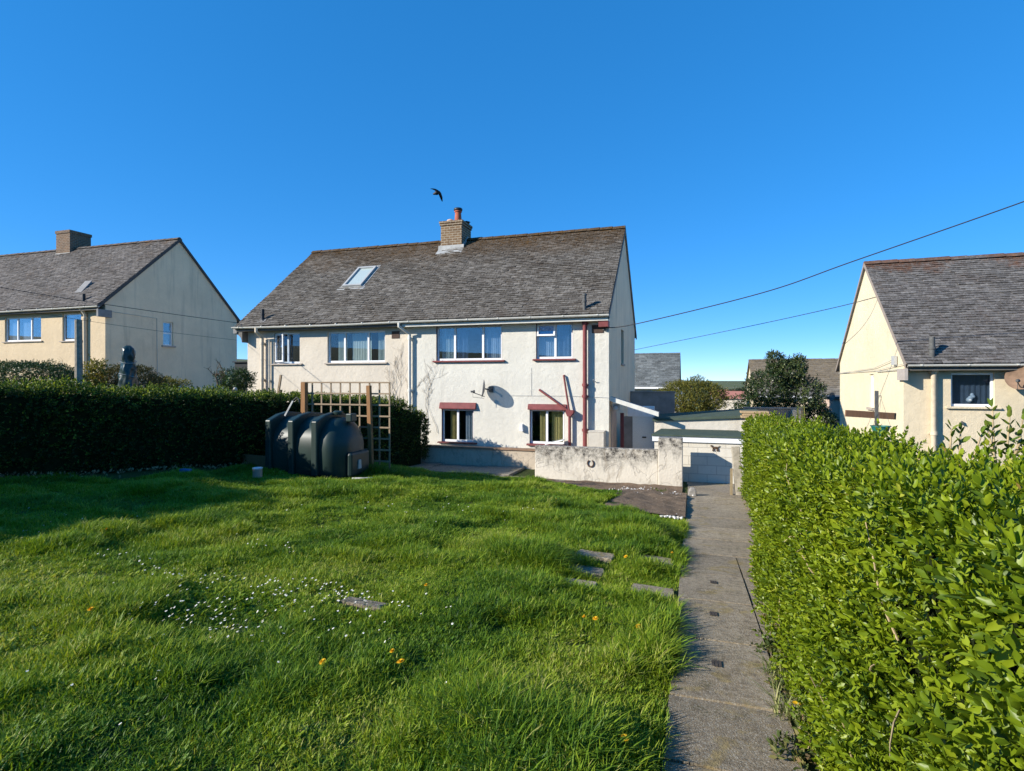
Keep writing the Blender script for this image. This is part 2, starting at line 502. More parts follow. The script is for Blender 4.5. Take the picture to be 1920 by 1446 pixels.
# patio in front of the house, rough and patched
mb = MB()
random.seed(3)
px_ = [-10.2, -8.6, -7.1, -5.7, -4.55, -3.0, -1.6, -.12]
py_ = [12.45, 13.2, 14.1, 15.0, 15.58]
for i in range(len(px_) - 1):
    for j in range(len(py_) - 1):
        if px_[i] > -4.6 and py_[j] > 14: continue
        if px_[i] > -3.1 and py_[j] < 13.9 : continue
        slab(mb, px_[i] + random.uniform(.006, .03), px_[i + 1] - .006, py_[j] + random.uniform(.006, .03), py_[j + 1] - .006, .015 + random.uniform(0, .05), tilt=random.uniform(-.012, .012))
o = mb.build('patio', m_patio, bevel=.01); o['kind'] = 'structure'
mb = MB(); mb.box((-4.5, 14.2, -1.2), (2.2, 20.0, -1.03)); o = mb.build('yard_floor', m_patio); o['kind'] = 'structure'

# soil bed beside the path and the gritty strip in front of the garden wall
def sheet(name, x0, x1, y0, y1, lift, mat, rough=.03, st=.07):
    X, Y = np.meshgrid(np.arange(x0, x1 + .001, st), np.arange(y0, y1 + .001, st))
    Z = gbase(X, Y) + lift + (vnoise(X, Y, .12, 5) - .5) * rough * 2 + (vnoise(X, Y, .4, 6) - .5) * rough * 2
    n1 = X.shape[1]; i0 = np.arange(X.shape[0] - 1)[:, None] * n1 + np.arange(n1 - 1)[None, :]
    o = np_mesh(name, np.stack([X, Y, Z], -1).reshape(-1, 3), np.stack([i0, i0 + 1, i0 + n1 + 1, i0 + n1], -1).reshape(-1, 4), None, mat)
    o['kind'] = 'structure'; return o
def soil(name, a, b, c):
    n = NT(name)
    k = n.ramp(n.noise(5, 6, .7), [(.3, a), (.7, b)])
    k = n.mix(n.rng(n.noise(30, 4, .7), .55, .68, 0, .7), k, c)
    n.bump(n.noise(40, 5, .7), 1.0, .03)
    return n.done(k, .95, .1)
sheet('soil_bed', -1.42, -.085, 9.45, 12.75, .06, soil('brown_soil', (.15, .105, .07), (.25, .18, .12), (.38, .31, .22)))
sheet('grit_strip', -4.6, -.15, 12.7, 13.98, .035, soil('reddish_grit', (.16, .105, .07), (.26, .185, .12), (.36, .30, .22)), .015)

# ------------------------------------------------------------------ building helpers
def rect(px0, py0, px1, py1, Y):
    a = PY(px0, py0, Y); b = PY(px1, py1, Y)
    return a.x, b.x, min(a.z, b.z), max(a.z, b.z)
def rect4(x0, x1, top, bot, Y):
    """x0,x1 pixel columns; top,bot pixel rows measured at the middle column"""
    xm = (x0 + x1) / 2
    return PY(x0, top, Y).x, PY(x1, top, Y).x, PY(xm, bot, Y).z, PY(xm, top, Y).z
def front_wall(mb, x0, x1, z0, z1, y, th, holes):
    xc = sorted(set([x0, x1] + [h[0] for h in holes] + [h[1] for h in holes]))
    zc = sorted(set([z0, z1] + [h[2] for h in holes] + [h[3] for h in holes]))
    xc = [x for x in xc if x0 <= x <= x1]; zc = [z for z in zc if z0 <= z <= z1]
    for i in range(len(xc) - 1):
        for j in range(len(zc) - 1):
            mx, mz = (xc[i] + xc[i + 1]) / 2, (zc[j] + zc[j + 1]) / 2
            if any(h[0] < mx < h[1] and h[2] < mz < h[3] for h in holes): continue
            mb.add([(xc[i], y, zc[j]), (xc[i + 1], y, zc[j]), (xc[i + 1], y, zc[j + 1]), (xc[i], y, zc[j + 1])], [(0, 1, 2, 3)])
    for a, b, c, d in holes:
        y2 = y + th
        mb.add([(a, y, c), (a, y2, c), (a, y2, d), (a, y, d)], [(0, 1, 2, 3)])
        mb.add([(b, y, c), (b, y2, c), (b, y2, d), (b, y, d)], [(3, 2, 1, 0)])
        mb.add([(a, y, d), (b, y, d), (b, y2, d), (a, y2, d)], [(3, 2, 1, 0)])
        mb.add([(a, y, c), (b, y, c), (b, y2, c), (a, y2, c)], [(0, 1, 2, 3)])
def window(root, h, y, mull=(), sill=None, fr=.055, trans=(), depth=.07, glass=None, curt=None, panes_inset=None, sill_mat=None, label=None):
    """a window filling the hole h = (x0,x1,z0,z1); its frame, glass, sill and curtains"""
    a, b, c, d = h
    yf = y + depth
    mb = MB()
    mb.box((a, yf, c), (b, yf + .06, c + fr + .012)); mb.box((a, yf, d - fr), (b, yf + .06, d))
    xs_ = [a] + [a + (b - a) * m for m in mull] + [b]
    for i, x in enumerate(xs_):
        w = fr if i in (0, len(xs_) - 1) else fr * 1.25
        x0 = x if i == 0 else (x - w if i == len(xs_) - 1 else x - w / 2)
        mb.box((x0, yf - (.004 if 0 < i < len(xs_) - 1 else -.001), c + .002), (x0 + w, yf + .056, d - .002))
    for (i, fz) in trans:
        mb.box((xs_[i] + .01, yf + .003, c + (d - c) * fz - fr / 2), (xs_[i + 1] - .01, yf + .055, c + (d - c) * fz + fr / 2))
    w = mb.build('window', m_white, root, bevel=.006)
    if label: w['label'] = label
    g = MB(); g.box((a + .02, yf + .028, c + .02), (b - .02, yf + .034, d - .02)); g.build('pane', glass or m_glass, w)
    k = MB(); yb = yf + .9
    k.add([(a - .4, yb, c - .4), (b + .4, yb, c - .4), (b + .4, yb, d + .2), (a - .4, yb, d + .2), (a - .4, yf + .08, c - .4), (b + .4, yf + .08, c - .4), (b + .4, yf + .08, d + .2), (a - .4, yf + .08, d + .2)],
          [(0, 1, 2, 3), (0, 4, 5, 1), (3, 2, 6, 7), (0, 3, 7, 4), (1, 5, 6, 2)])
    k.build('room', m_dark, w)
    if sill is not None:
        s = MB(); e, drop, out = sill
        s.prism([(-out, -.012), (-out, -.05 - drop), (.02, -.05 - drop), (.06, .004), (0, .004)], a - e, b + e, lambda p, t: (t, y + p[0], c + p[1]))
        s.build('sill', sill_mat or m_sill, w, bevel=.006)
    if curt:
        for (fa, fb, mt) in curt:
            k = MB(); n = 26; x0 = a + (b - a) * fa; x1 = a + (b - a) * fb
            vs = []
            for i in range(n + 1):
                x = x0 + (x1 - x0) * i / n; yy = yf + .14 + .02 * math.sin(i * 1.9) + .008 * math.sin(i * 4.3)
                vs += [(x, yy, c - .1), (x, yy, d + .05)]
            k.add(vs, [(2 * i, 2 * i + 2, 2 * i + 3, 2 * i + 1) for i in range(n)])
            k.build('curtain', mt, w, smooth=True)
    return w
def tiles(root, name, x0, x1, ye, ze, yr, zr, tw, ex, mat, seed=0, yb=None, holes=(), verge=.0):
    """two slopes of overlapping tiles (each one modelled) on the near slope, plain far slope, ridge tiles"""
    r = random.Random(seed)
    mb = MB()
    S = Vector((0, yr - ye, zr - ze)); L = S.length; S.normalize()
    N = Vector((0, -S.z, S.y)); O = Vector((0, ye, ze))
    rows = int(round(L / ex)); ex = L / rows
    for j in range(rows):
        off = (j % 2) * tw / 2
        x = x0 - off
        sag = .012 * math.sin(j * .7)
        while x < x1 - .01:
            a, b = max(x, x0), min(x + tw, x1)
            x += tw
            if b - a < .03: continue
            s0 = j * ex - .012 + r.uniform(-.012, .010); s1 = min(s0 + ex * 1.6, L)
            if any(h[0] < (a + b) / 2 < h[1] and h[2] < s0 + ex / 2 < h[3] for h in holes): continue
            mb.cr = min(1, max(0, r.gauss(.48, .24)))
            lift = .038 + r.uniform(-.008, .014) + .006 * math.sin(a * 1.3 + j * .3)
            g = .004
            tl = r.uniform(-.004, .004)
            P = lambda xx, s, h: O + Vector((xx, 0, 0)) + S * s + N * h
            vs = [P(a + g, s0, lift + tl), P(b - g, s0, lift - tl), P(b - g, s1, .010), P(a + g, s1, .010), P(a + g, s0, lift - .022), P(b - g, s0, lift - .022)]
            mb.add(vs, [(0, 1, 2, 3), (4, 5, 1, 0), (4, 0, 3), (5, 2, 1)])
    mb.cr = .4
    yb = yb if yb is not None else 2 * yr - ye
    # under-roof deck and the far slope
    for (ya, za, yc, zc) in ((ye, ze, yr, zr), (yb, ze, yr, zr)):
        mb.prism([(ya, za - .006), (yc, zc - .006), (yc, zc - .13), (ya, za - .10)], x0, x1, lambda p, t: (t, p[0], p[1]))
    # ridge
    mb.cr = .55
    n = int((x1 - x0) / .45)
    for i in range(n):
        a = x0 + (x1 - x0) * i / n; b = x0 + (x1 - x0) * (i + 1) / n
        mb.cr = r.uniform(.0, .35); dz = r.uniform(-.006, .008)
        pr = [(-.17, -.075), (-.09, .012), (-.03, .045), (.03, .045), (.09, .012), (.17, -.075)]
        vs = [(a, yr + q[0], zr + q[1] + .02 + dz) for q in pr] + [(b - .008, yr + q[0], zr + q[1] + .032 + dz) for q in pr]
        mb.add(vs, [(k, k + 1, 6 + k + 1, 6 + k) for k in range(5)] + [(5, 4, 3, 2, 1, 0), (6, 7, 8, 9, 10, 11)])
    return mb.build(name, mat, root, rnd=True)
def gutter_run(root, x0, x1, y, z, mat, r=.058, sag=.0, brk=1.0):
    mb = MB(); n = 9
    prof = [(r * math.cos(math.pi + math.pi * k / n), r * math.sin(math.pi + math.pi * k / n)) for k in range(n + 1)]
    prof2 = [((r - .006) * math.cos(2 * math.pi - math.pi * k / n), (r - .006) * math.sin(2 * math.pi - math.pi * k / n)) for k in range(n + 1)]
    poly = prof + prof2
    st = 10
    for i in range(st):
        a = x0 + (x1 - x0) * i / st; b = x0 + (x1 - x0) * (i + 1) / st
        za = z - sag * math.sin(math.pi * i / st); zb = z - sag * math.sin(math.pi * (i + 1) / st)
        m = len(poly)
        vs = [(a, y + q[0], za + q[1]) for q in poly] + [(b, y + q[0], zb + q[1]) for q in poly]
        fs = [(k, (k + 1) % m, m + (k + 1) % m, m + k) for k in range(m)]
        if i == 0: fs.append(tuple(range(m)))
        if i == st - 1: fs.append(tuple(range(2 * m - 1, m - 1, -1)))
        mb.add(vs, fs)
    k = x0 + .3
    while k < x1:
        mb.box((k - .02, y - r - .007, z - .03), (k + .02, y + r, z + .004)); k += brk
    return mb.build('gutter', mat, root, auto=40)
def downpipe(root, pts, r, mat, collars=(), name='downpipe'):
    mb = MB(); mb.tube(pts, r, 14)
    for z, (x, y) in collars:
        mb.lathe([(r * 1.02, -.05), (r * 1.28, -.045), (r * 1.28, .045), (r * 1.02, .05)], (x, y, z), 14)
        mb.box((x - r * 1.5, y + r * .2, z - .02), (x + r * 1.5, y + r + .07, z + .02))
    return mb.build(name, mat, root, auto=40)
# ------------------------------------------------------------------ the semi-detached house in the middle
YF, YE, YR = 16.5, 16.15, 20.45
ZE = PY(1143, 588, YE).z
ZR = PY(1172, 427, YR).z
YB = 2 * YR - YE
XR, XL = -2.23, -15.4
XWR, XWL = -2.28, -15.22
XP = PY(768, 700, YF).x                                   # party line, behind the middle downpipe
house = thing('semi_detached_house', 'cream rendered pair of joined houses with mossy tiled roof and central brick chimney', 'house', (-8.8, YF, -1.05))
hw = {}
hw['a'] = rect4(514, 562, 624, 682, YF)
hw['b'] = rect4(614, 722, 621, 680, YF)
hw['c'] = rect4(818, 941, 611, 676, YF)
hw['d'] = rect4(1005, 1074, 606, 673, YF)
hw['e'] = rect4(828, 888, 767, 829, YF)
hw['f'] = rect4(993, 1058, 768, 833, YF)
ZT = ZE + .05
mb = MB(); front_wall(mb, XP, XWR, -1.3, ZT, YF, .16, [hw['c'], hw['d'], hw['e'], hw['f']])
mb.build('wall', m_wall_r, house)
mb = MB(); front_wall(mb, XWL, XP, -1.3, ZT, YF, .16, [hw['a'], hw['b']])
mb.build('wall', m_wall_l, house)
# gable end on the right, with a deep slot window, and the left gable and back
YBW = 2 * YR - YF
slot = (17.75, 18.12, PX(1169, 681, XWR).z, PX(1166, 618, XWR).z)
p0 = PX(1164.5, 680, XWR); p1 = PX(1169.5, 680, XWR)
slot = (p0.y, p1.y, PX(1167, 682, XWR).z, PX(1167, 619, XWR).z)
mb = MB()
ztop = lambda y: ZE + .05 + (ZR - ZE) * (1 - abs(y - YR) / (YR - YE)) - .10
ycut = [YF, slot[0], slot[1], YBW]
for i in range(3):
    a, b = ycut[i], ycut[i + 1]
    if i != 1: mb.add([(XWR, a, -1.3), (XWR, b, -1.3), (XWR, b, slot[2]), (XWR, a, slot[2])], [(0, 1, 2, 3)])
    else: mb.add([(XWR, a, -1.3), (XWR, b, -1.3), (XWR, b, slot[2]), (XWR, a, slot[2])], [(0, 1, 2, 3)])
    if i != 1: mb.add([(XWR, a, slot[2]), (XWR, b, slot[2]), (XWR, b, slot[3]), (XWR, a, slot[3])], [(0, 1, 2, 3)])
mb.add([(XWR, YF, slot[3]), (XWR, YBW, slot[3]), (XWR, YBW, ztop(YBW)), (XWR, YR, ztop(YR)), (XWR, YF, ztop(YF))], [(0, 1, 2, 3, 4)])
for (a, b, c, d) in (((slot[0], slot[2]), (slot[0], slot[3]), 0, 0), ((slot[1], slot[2]), (slot[1], slot[3]), 0, 0), ((slot[0], slot[2]), (slot[1], slot[2]), 0, 0), ((slot[0], slot[3]), (slot[1], slot[3]), 0, 0)):
    mb.add([(XWR, a[0], a[1]), (XWR, b[0], b[1]), (XWR - .16, b[0], b[1]), (XWR - .16, a[0], a[1])], [(0, 1, 2, 3)])
mb.add([(XWL, YF, -1.3), (XWL, YBW, -1.3), (XWL, YBW, ztop(YBW)), (XWL, YR, ztop(YR)), (XWL, YF, ztop(YF))], [(0, 1, 2, 3, 4)])
mb.add([(XWL, YBW, -1.3), (XWR, YBW, -1.3), (XWR, YBW, ZT), (XWL, YBW, ZT)], [(0, 1, 2, 3)])
mb.build('wall', m_gable, house)['label'] = 'grey stained gable wall in shade'
mb = MB(); mb.box((XWR - .15, slot[0], slot[2]), (XWR - .10, slot[1], slot[3]))
o = mb.build('window', m_dark, house); o['label'] = 'narrow dark slot window in the gable'
mb = MB(); mb.box((XWR - .02, slot[0] - .06, slot[2] - .07), (XWR + .05, slot[1] + .06, slot[2] - .004)); mb.build('sill', m_sill, o)

# roof
sk = [PY(0, 0, 1)] * 2
def roofpt(px, py, ye, ze, yr, zr):
    a, b, c = ray(px, py); k = (zr - ze) / (yr - ye)
    t = (ze - k * ye - CH) / (c - k * b)
    return Vector((a * t, b * t, CH + c * t))
RP = lambda px, py: roofpt(px, py, YE, ZE, YR, ZR)
v0, v1, v2 = RP(643, 541), RP(682, 538), RP(705, 503.5)
Sv = Vector((0, YR - YE, ZR - ZE)).normalized(); Nv = Vector((0, -Sv.z, Sv.y))
s0 = (v0 - Vector((v0.x, YE, ZE))).dot(Sv); s1 = (v2 - Vector((v2.x, YE, ZE))).dot(Sv)
xv0, xv1 = v0.x, (v1.x + v2.x) / 2
tiles(house, 'roof', XL, XR, YE - .03, ZE, YR, ZR, .21, .118, roof_mat('mossy_concrete_tiles', (.112, .099, .083), (.185, .168, .144), (.088, .045, .010), ZR + 1.05 + .6, 1.9), 11, YB)
def on_roof(x, s, h): return Vector((x, YE, ZE)) + Sv * s + Nv * h
mb = MB()
def rbox(mb, x0, x1, sa, sb, h0, h1):
    vs = [on_roof(x, s, h) for h in (h0, h1) for (x, s) in ((x0, sa), (x1, sa), (x1, sb), (x0, sb))]
    mb.add(vs, [(0, 3, 2, 1), (4, 5, 6, 7), (0, 1, 5, 4), (1, 2, 6, 5), (2, 3, 7, 6), (3, 0, 4, 7)])
fw = .085
rbox(mb, xv0, xv1, s0, s0 + fw, -.02, .12); rbox(mb, xv0, xv1, s1 - fw, s1, -.02, .12)
rbox(mb, xv0, xv0 + fw, s0 + fw, s1 - fw, -.02, .118); rbox(mb, xv1 - fw, xv1, s0 + fw, s1 - fw, -.02, .118)
slf = mb.build('skylight', m_grey_plastic, house, bevel=.006)
mb = MB(); rbox(mb, xv0 + fw, xv1 - fw, s0 + fw, s1 - fw, .05, .062); mb.build('pane', plain('pale_skylight_blind', (.40, .47, .45), .12, .6, .03), slf)
mb = MB(); rbox(mb, xv0 - .16, xv1 + .16, s0 - .18, s0 - .002, .03, .046); rbox(mb, xv0 - .1, xv0 - .002, s0, s1 + .05, .03, .047); rbox(mb, xv1 + .002, xv1 + .1, s0, s1 + .05, .03, .047); rbox(mb, xv0 - .1, xv1 + .1, s1 + .052, s1 + .14, .03, .05)
mb.build('flashing', m_lead, slf)
# vent pipes coming through the roof
for (px, yb_, yt, m) in ((1096, 583, 551, m_dkgrey), (492.5, 603, 580, m_black)):
    b = RP(px, yb_); t = RP(px, yb_); top = PY(px, yt, b.y).z
    mb = MB(); mb.tube([(b.x, b.y, b.z - .1), (b.x, b.y, top)], .058, 14)
    mb.lathe([(.06, 0), (.072, .005), (.072, .06), (.06, .065)], (b.x, b.y, b.z + (top - b.z) * .5), 14)
    if m is m_dkgrey: mb.lathe([(.06, 0), (.07, .004), (.066, .06), (.03, .075)], (b.x, b.y, top - .06), 14)
    o = mb.build('vent_pipe', m, house, auto=40)
    s_ = (b - Vector((b.x, YE, ZE))).dot(Sv)
    if m is m_black:
        mb = MB(); rbox(mb, b.x - .15, b.x + .15, s_ - .10, s_ + .14, .035, .05); mb.lathe([(.09, -.02), (.07, .03), (.06, .05)], b, 14); mb.build('flashing', plain('dull_lead', (.27, .27, .26), .8), o)
# chimney
cA = RP(826, 470); cX0 = PY(825, 440, cA.y).x; cX1 = PY(867, 440, cA.y).x
cY0 = cA.y; cY1 = cY0 + .95
cT_ = PY(846, 414, cY0).z
mb = MB()
mb.box((cX0 + .03, cY0, cA.z - .5), (cX1 - .03, cY1, cT_ - .17))
ch = mb.build('chimney', m_brick, house, bevel=.008)
mb = MB()
mb.box((cX0, cY0 - .03, cT_ - .17), (cX1, cY1 + .03, cT_ - .085)); mb.box((cX0 - .02, cY0 - .055, cT_ - .085), (cX1 + .02, cY1 + .055, cT_))
mb.build('chimney_cap', m_brick, ch, bevel=.008)
mb = MB(); mb.lathe([(.40, 0), (.34, .05), (.2, .09), (.02, .10)], ((cX0 + cX1) / 2, (cY0 + cY1) / 2, cT_ - .002), 12); mb.build('flaunching', m_terra, ch)
pz = cT_ + .03
kx = PY(859, 400, cY0 + .35).x
ptop = PY(859, 391, cY0 + .35).z
mb = MB(); h = ptop - pz
mb.lathe([(.15, 0), (.135, h * .15), (.115, h * .68), (.145, h * .72), (.145, h * .80), (.12, h * .83), (.12, h * .9)], (kx, cY0 + .35, pz), 18)
o = mb.build('chimney_pot', m_terra, ch, auto=50)
mb = MB(); mb.lathe([(.16, 0), (.17, .02), (.17, .06), (.15, .09), (.05, .11)], (kx, cY0 + .35, ptop - .09), 16); mb.build('cowl', m_black, o, auto=50)
mb = MB(); mb.lathe([(.15, 0), (.16, .05), (.12, .11), (.05, .14)], (cX0 + .3, cY0 + .3, pz - .02), 16); mb.build('chimney_pot', plain('pale_clay', (.55, .38, .30), .8), ch, auto=50)
mb = MB(); mb.lathe([(.12, 0), (.13, .05), (.16, .07), (.02, .12)], (cX1 - .12, cY1 - .25, pz + .0), 12); mb.build('chimney_pot', m_black, ch, auto=50)
mb = MB()
kz = RP(846, 474).z
mb.prism([(cY0 - .012, cA.z + .18), (cY0 + .0, cA.z + .18), (cY0 + .0, cA.z - .25), (cY0 - .3, cA.z - .22), (cY0 - .29, cA.z - .19), (cY0 - .03, cA.z + .02)], cX0 - .06, cX1 + .06, lambda p, t: (t, p[0], p[1]))
sl_ = (ZR - ZE) / (YR - YE)
for (xa, xb) in ((cX0 - .012, cX0 + .02), (cX1 - .02, cX1 + .012)):
    mb.prism([(cY0 - .005, cA.z - .2), (cY0 - .005, cA.z + .16), (YR, ZR + .16), (YR, ZR - .2)], xa, xb, lambda p, t: (t, p[0], p[1]))
mb.build('flashing', m_lead, ch)

# eaves: fascia, soffit, gutters
m_fascia_l = plain('grimy_fascia', (.14, .13, .115), .7, .3, .2)
XM = PY(752, 606, YE).x
mb = MB(); mb.box((XL - .0, YE + .035, ZE - .17), (XM, YE + .06, ZE - .012)); mb.box((XL, YE + .062, ZE - .165), (XM, YF + .01, ZE - .14))
mb.build('fascia', m_fascia_l, house)
mb = MB(); mb.box((XM + .002, YE + .03, ZE - .19), (XR - .03, YE + .06, ZE - .012)); mb.box((XM + .002, YE + .062, ZE - .185), (XR - .03, YF + .01, ZE - .16))
mb.build('fascia', m_gutter, house)
gutter_run(house, XL - .12, XM, YE - .05, ZE - .02, m_gutter, .062, .03)
gutter_run(house, XM + .003, XR + .01, YE - .052, ZE - .02, m_gutter, .066, .0)
# verge boards on the right gable, and brackets under the eaves
mb = MB()
for sgn in (-1, 1):
    ya = YR + sgn * (YR - YE - .02)
    mb.prism([(ya, ZE - .02), (YR, ZR - .02), (YR, ZR - .16), (ya, ZE - .16)], XR - .035, XR + .008, lambda p, t: (t, p[0], p[1]))
mb.build('verge_board', plain('grey_verge', (.20, .19, .17), .85), house)
mb = MB(); mb.box((-2.54, YE + .065, ZE - .36), (XWR + .02, YF - .002, ZE - .195)); mb.build('eaves_block', m_red, house)
pts = [(XWL, ZE - .17)] + [(XWL - .02 - .30 * math.sin(t), ZE - .52 + .34 * (1 - math.cos(t))) for t in [k * math.pi / 2 / 8 for k in range(9)]] + [(XL - .16, ZE - .17)]
pts = [(XWL + .02, ZE - .17), (XWL + .02, ZE - .56)] + [(XWL - .30 + .30 * math.cos(t) , ZE - .56 + .30 * math.sin(t)) for t in [k * math.pi / 2 / 8 for k in range(9)]] + [(XL - .14, ZE - .26), (XL - .14, ZE - .17)]
mb = MB(); mb.prism(pts, YE + .07, YF + .15, lambda p, t: (p[0], t, p[1])); mb.build('eaves_bracket', m_fascia_l, house)
mb = MB(); mb.box((XL - .16, YE + .03, ZE - .24), (XL - .003, YE + .3, ZE - .03)); mb.build('eaves_block', m_concrete_dk, house)

# windows
wa = window(house, hw['a'], YF, (.50,), (.12, 0, .07), glass=glass_mat('patterned_glass', (.5, .58, .65), .08), curt=None)
window(house, hw['b'], YF, (.29, .70), (.09, 0, .07), curt=[(.13, .30, m_curtain), (.38, .72, m_curtain), (.83, 1, m_curtain)])
wc = window(house, hw['c'], YF, (.28, .71), (.10, .0, .09), sill_mat=m_red, glass=m_glass_blue, curt=[(.05, .25, m_curtain), (.30, .46, plain('dim_blue_curtain', (.10, .16, .24), .9)), (.74, .97, m_curtain_b)])
wd = window(house, hw['d'], YF, (.52,), (.09, .0, .09), sill_mat=m_red, glass=m_glass_blue, trans=((0, .66),), curt=[(0, .5, m_curtain_b), (.56, .86, plain('dim_blue_curtain', (.13, .20, .28), .9))])
we = window(house, hw['e'], YF, (.49,), (.12, -.01, .09), sill_mat=m_dkred, curt=[(.2, .42, m_curtain_y), (.68, .9, m_curtain_b)])
wf = window(house, hw['f'], YF, (.49,), (.08, .0, .09), sill_mat=m_red, curt=[(.25, .5, m_curtain_y), (.6, 1, m_curtain_y)])
# coloured reveals of the right-hand half
for k, w_ in (('c', wc), ('d', wd), ('e', we), ('f', wf)):
    mb = MB()
    a, b, c, d = hw[k]; t = .006
    mb.box((a - .0, YF + .003, c), (a + t, YF + .068, d)); mb.box((b - t, YF + .003, c), (b, YF + .068, d)); mb.box((a - .0, YF + .0035, d - t), (b, YF + .0675, d + .001))
    mb.build('reveal', m_dkred, w_)
# open lights: side-hung on the far left, top-hung on the right
def open_light(w, x0, x1, z0, z1, y, ang, hinge):
    mb = MB(); f = .05
    if hinge == 'left':
        M = Matrix.Translation((x0, y, 0)) @ Matrix.Rotation(-ang, 4, 'Z')
        L = x1 - x0
        parts = [((0, 0, z0), (L, .05, z0 + f)), ((0, 0, z1 - f), (L, .05, z1)), ((0, 0, z0 + f), (f, .05, z1 - f)), ((L - f, 0, z0 + f), (L, .05, z1 - f))]
        for a, b in parts: mb.box(a, b, M)
        o = mb.build('casement', m_white, w)
        g = MB(); g.box((f, .02, z0 + f), (L - f, .026, z1 - f), M); g.build('glazing', m_glass_blue, w)
    else:
        M = Matrix.Translation((0, y, z1)) @ Matrix.Rotation(-ang, 4, 'X')
        H = z1 - z0
        parts = [((x0, 0, -f), (x1, .05, 0)), ((x0, 0, -H), (x1, .05, -H + f)), ((x0, 0, -H + f), (x0 + f, .05, -f)), ((x1 - f, 0, -H + f), (x1, .05, -f))]
        for a, b in parts: mb.box(a, b, M)
        o = mb.build('casement', m_white, w)
        g = MB(); g.box((x0 + f, .02, -H + f), (x1 - f, .026, -f), M); g.build('glazing', m_glass_blue, w)
a, b, c, d = hw['a']; open_light(wa, a + .02, a + (b - a) * .5, c + .06, d - .04, YF + .03, R(22), 'left')
a, b, c, d = hw['d']; open_light(wd, a + .03, a + (b - a) * .52, c + (d - c) * .64, d - .02, YF + .06, R(14), 'top')
# sloping red hoods over the ground floor windows
for (px0, px1, pt, pb) in ((823, 891, 755, 767), (989, 1061, 758, 769)):
    x0, x1, z0, z1 = rect4(px0, px1, pt, pb, YF - .1)
    mb = MB(); mb.prism([(YF + .01, z1), (YF - .05, z1 - .015), (YF - .10, z0 + .03), (YF - .10, z0), (YF + .01, z0)], x0, x1, lambda p, t: (t, p[0], p[1]))
    mb.build('window_hood', m_red, house, bevel=.006)
# air bricks
for (px, py, s) in ((742, 628, .13), (1121, 617, .16)):
    c = PY(px, py, YF)
    mb = MB()
    for i in range(6): mb.box((c.x - s, YF - .02, c.z - .10 + i * .035), (c.x + s, YF - .004, c.z - .10 + i * .035 + .022))
    mb.box((c.x - s - .015, YF - .012, c.z - .12), (c.x + s + .015, YF + .01, c.z + .12))
    mb.build('air_brick', plain('dark_air_brick', (.10, .065, .05), .9), house)
c = PY(975, 801, YF)
mb = MB(); mb.prism([(0, -.10), (.12, -.12), (.10, .10), (.06, .03)], YF - .12, YF + .01, lambda p, t: (c.x + p[0], t, c.z + p[1])); mb.build('flue_cowl', m_white, house)
# pipes
x = PY(1097, 700, YF - .1).x
downpipe(house, [(x, YF - .13, ZE - .05), (x, YF - .13, -1.1)], .062, m_red, [(z, (x, YF - .13)) for z in (PY(1097, 607, YF).z, PY(1097, 722, YF).z, PY(1097, 743, YF).z, PY(1097, 806, YF).z)], 'soil_pipe')
hx = PY(1068, 790, YF - .1).x; hz = PY(1070, 775, YF - .1).z
mb = MB(); mb.tube([(hx, YF - .1, hz - .02), (hx, YF - .1, -1.1)], .042, 12)
mb.prism([(-.09, .09), (.13, .09), (.13, .02), (.045, -.09), (-.045, -.09), (-.09, .0)], YF - .22, YF - .01, lambda p, t: (hx + p[0], t, hz + p[1]))
o = mb.build('hopper_pipe', m_red, house, auto=40)
for (px, py, qx, qy) in ((1057, 704, 1067, 770), (1011, 731, 1066, 771)):
    a = PY(px, py, YF - .06); b = PY(qx, qy, YF - .12)
    mb = MB(); mb.tube([(a.x, YF + .05, a.z + .0), a, b], .03, 10); mb.build('waste_pipe', m_red, o, auto=50)
x = PY(768, 700, YF - .1).x
xg = PY(748, 609, YE - .05).x
downpipe(house, [(xg, YE - .05, ZE - .05), (xg, YE - .05, ZE - .18), (x, YF - .1, ZE - .42), (x, YF - .1, -1.05)], .05, m_gutter, [(ZE - .55, (x, YF - .1)), (1.2, (x, YF - .1)), (.1, (x, YF - .1))])
x = PY(492, 700, YF - .1).x
downpipe(house, [(x, YE - .05, ZE - .05), (x, YE - .05, ZE - .2), (x, YF - .11, ZE - .42), (x, YF - .11, -.8)], .058, m_cream_pipe, [(ZE - .6, (x, YF - .11)), (1.55, (x, YF - .11))])
x = PY(505, 700, YF - .07).x
downpipe(house, [(x, YF - .06, ZE - .5), (x, YF - .06, -.8)], .032, m_cream_pipe, [(1.5, (x, YF - .06))], 'waste_pipe')
# meter box on the corner, cables clipped on the render
mb = MB(); a = PY(1103, 838, YF - .38); b = PY(1132, 811, YF - .38)
mb.box((a.x, YF - .38, -1.05), (b.x, YF - .003, b.z)); mb.box((a.x - .012, YF - .39, b.z), (b.x + .012, YF - .002, b.z + .03)); mb.build('meter_box', m_palew, house, bevel=.006)
mb = MB(); pts = [PY(954, 742, YF - .012), PY(1060, 742.5, YF - .012), PY(1140, 746, YF - .012)]; mb.tube(pts, .006, 5)
pts = [PY(996, 690, YF - .012), PY(996, 742, YF - .012)]; mb.tube(pts, .004, 5)
mb.build('wall_cable', m_grey_plastic, house)
mb = MB(); q = PY(1133, 616, YF - .05); mb.lathe([(.02, 0), (.045, .01), (.045, .05), (.02, .06), (.04, .07), (.02, .12)], (q.x, q.y, q.z - .06), 10); mb.box((q.x - .02, q.y, q.z - .02), (q.x + .02, YF, q.z + .02)); mb.build('cable_bracket', m_dkgrey, house)
mb = MB(); a = PY(1113, 713, YF - .06); mb.tube([PY(1112, 712, YF - .12), PY(1119, 718, YF)], .012, 6); mb.build('overflow_pipe', m_grey_plastic, house)
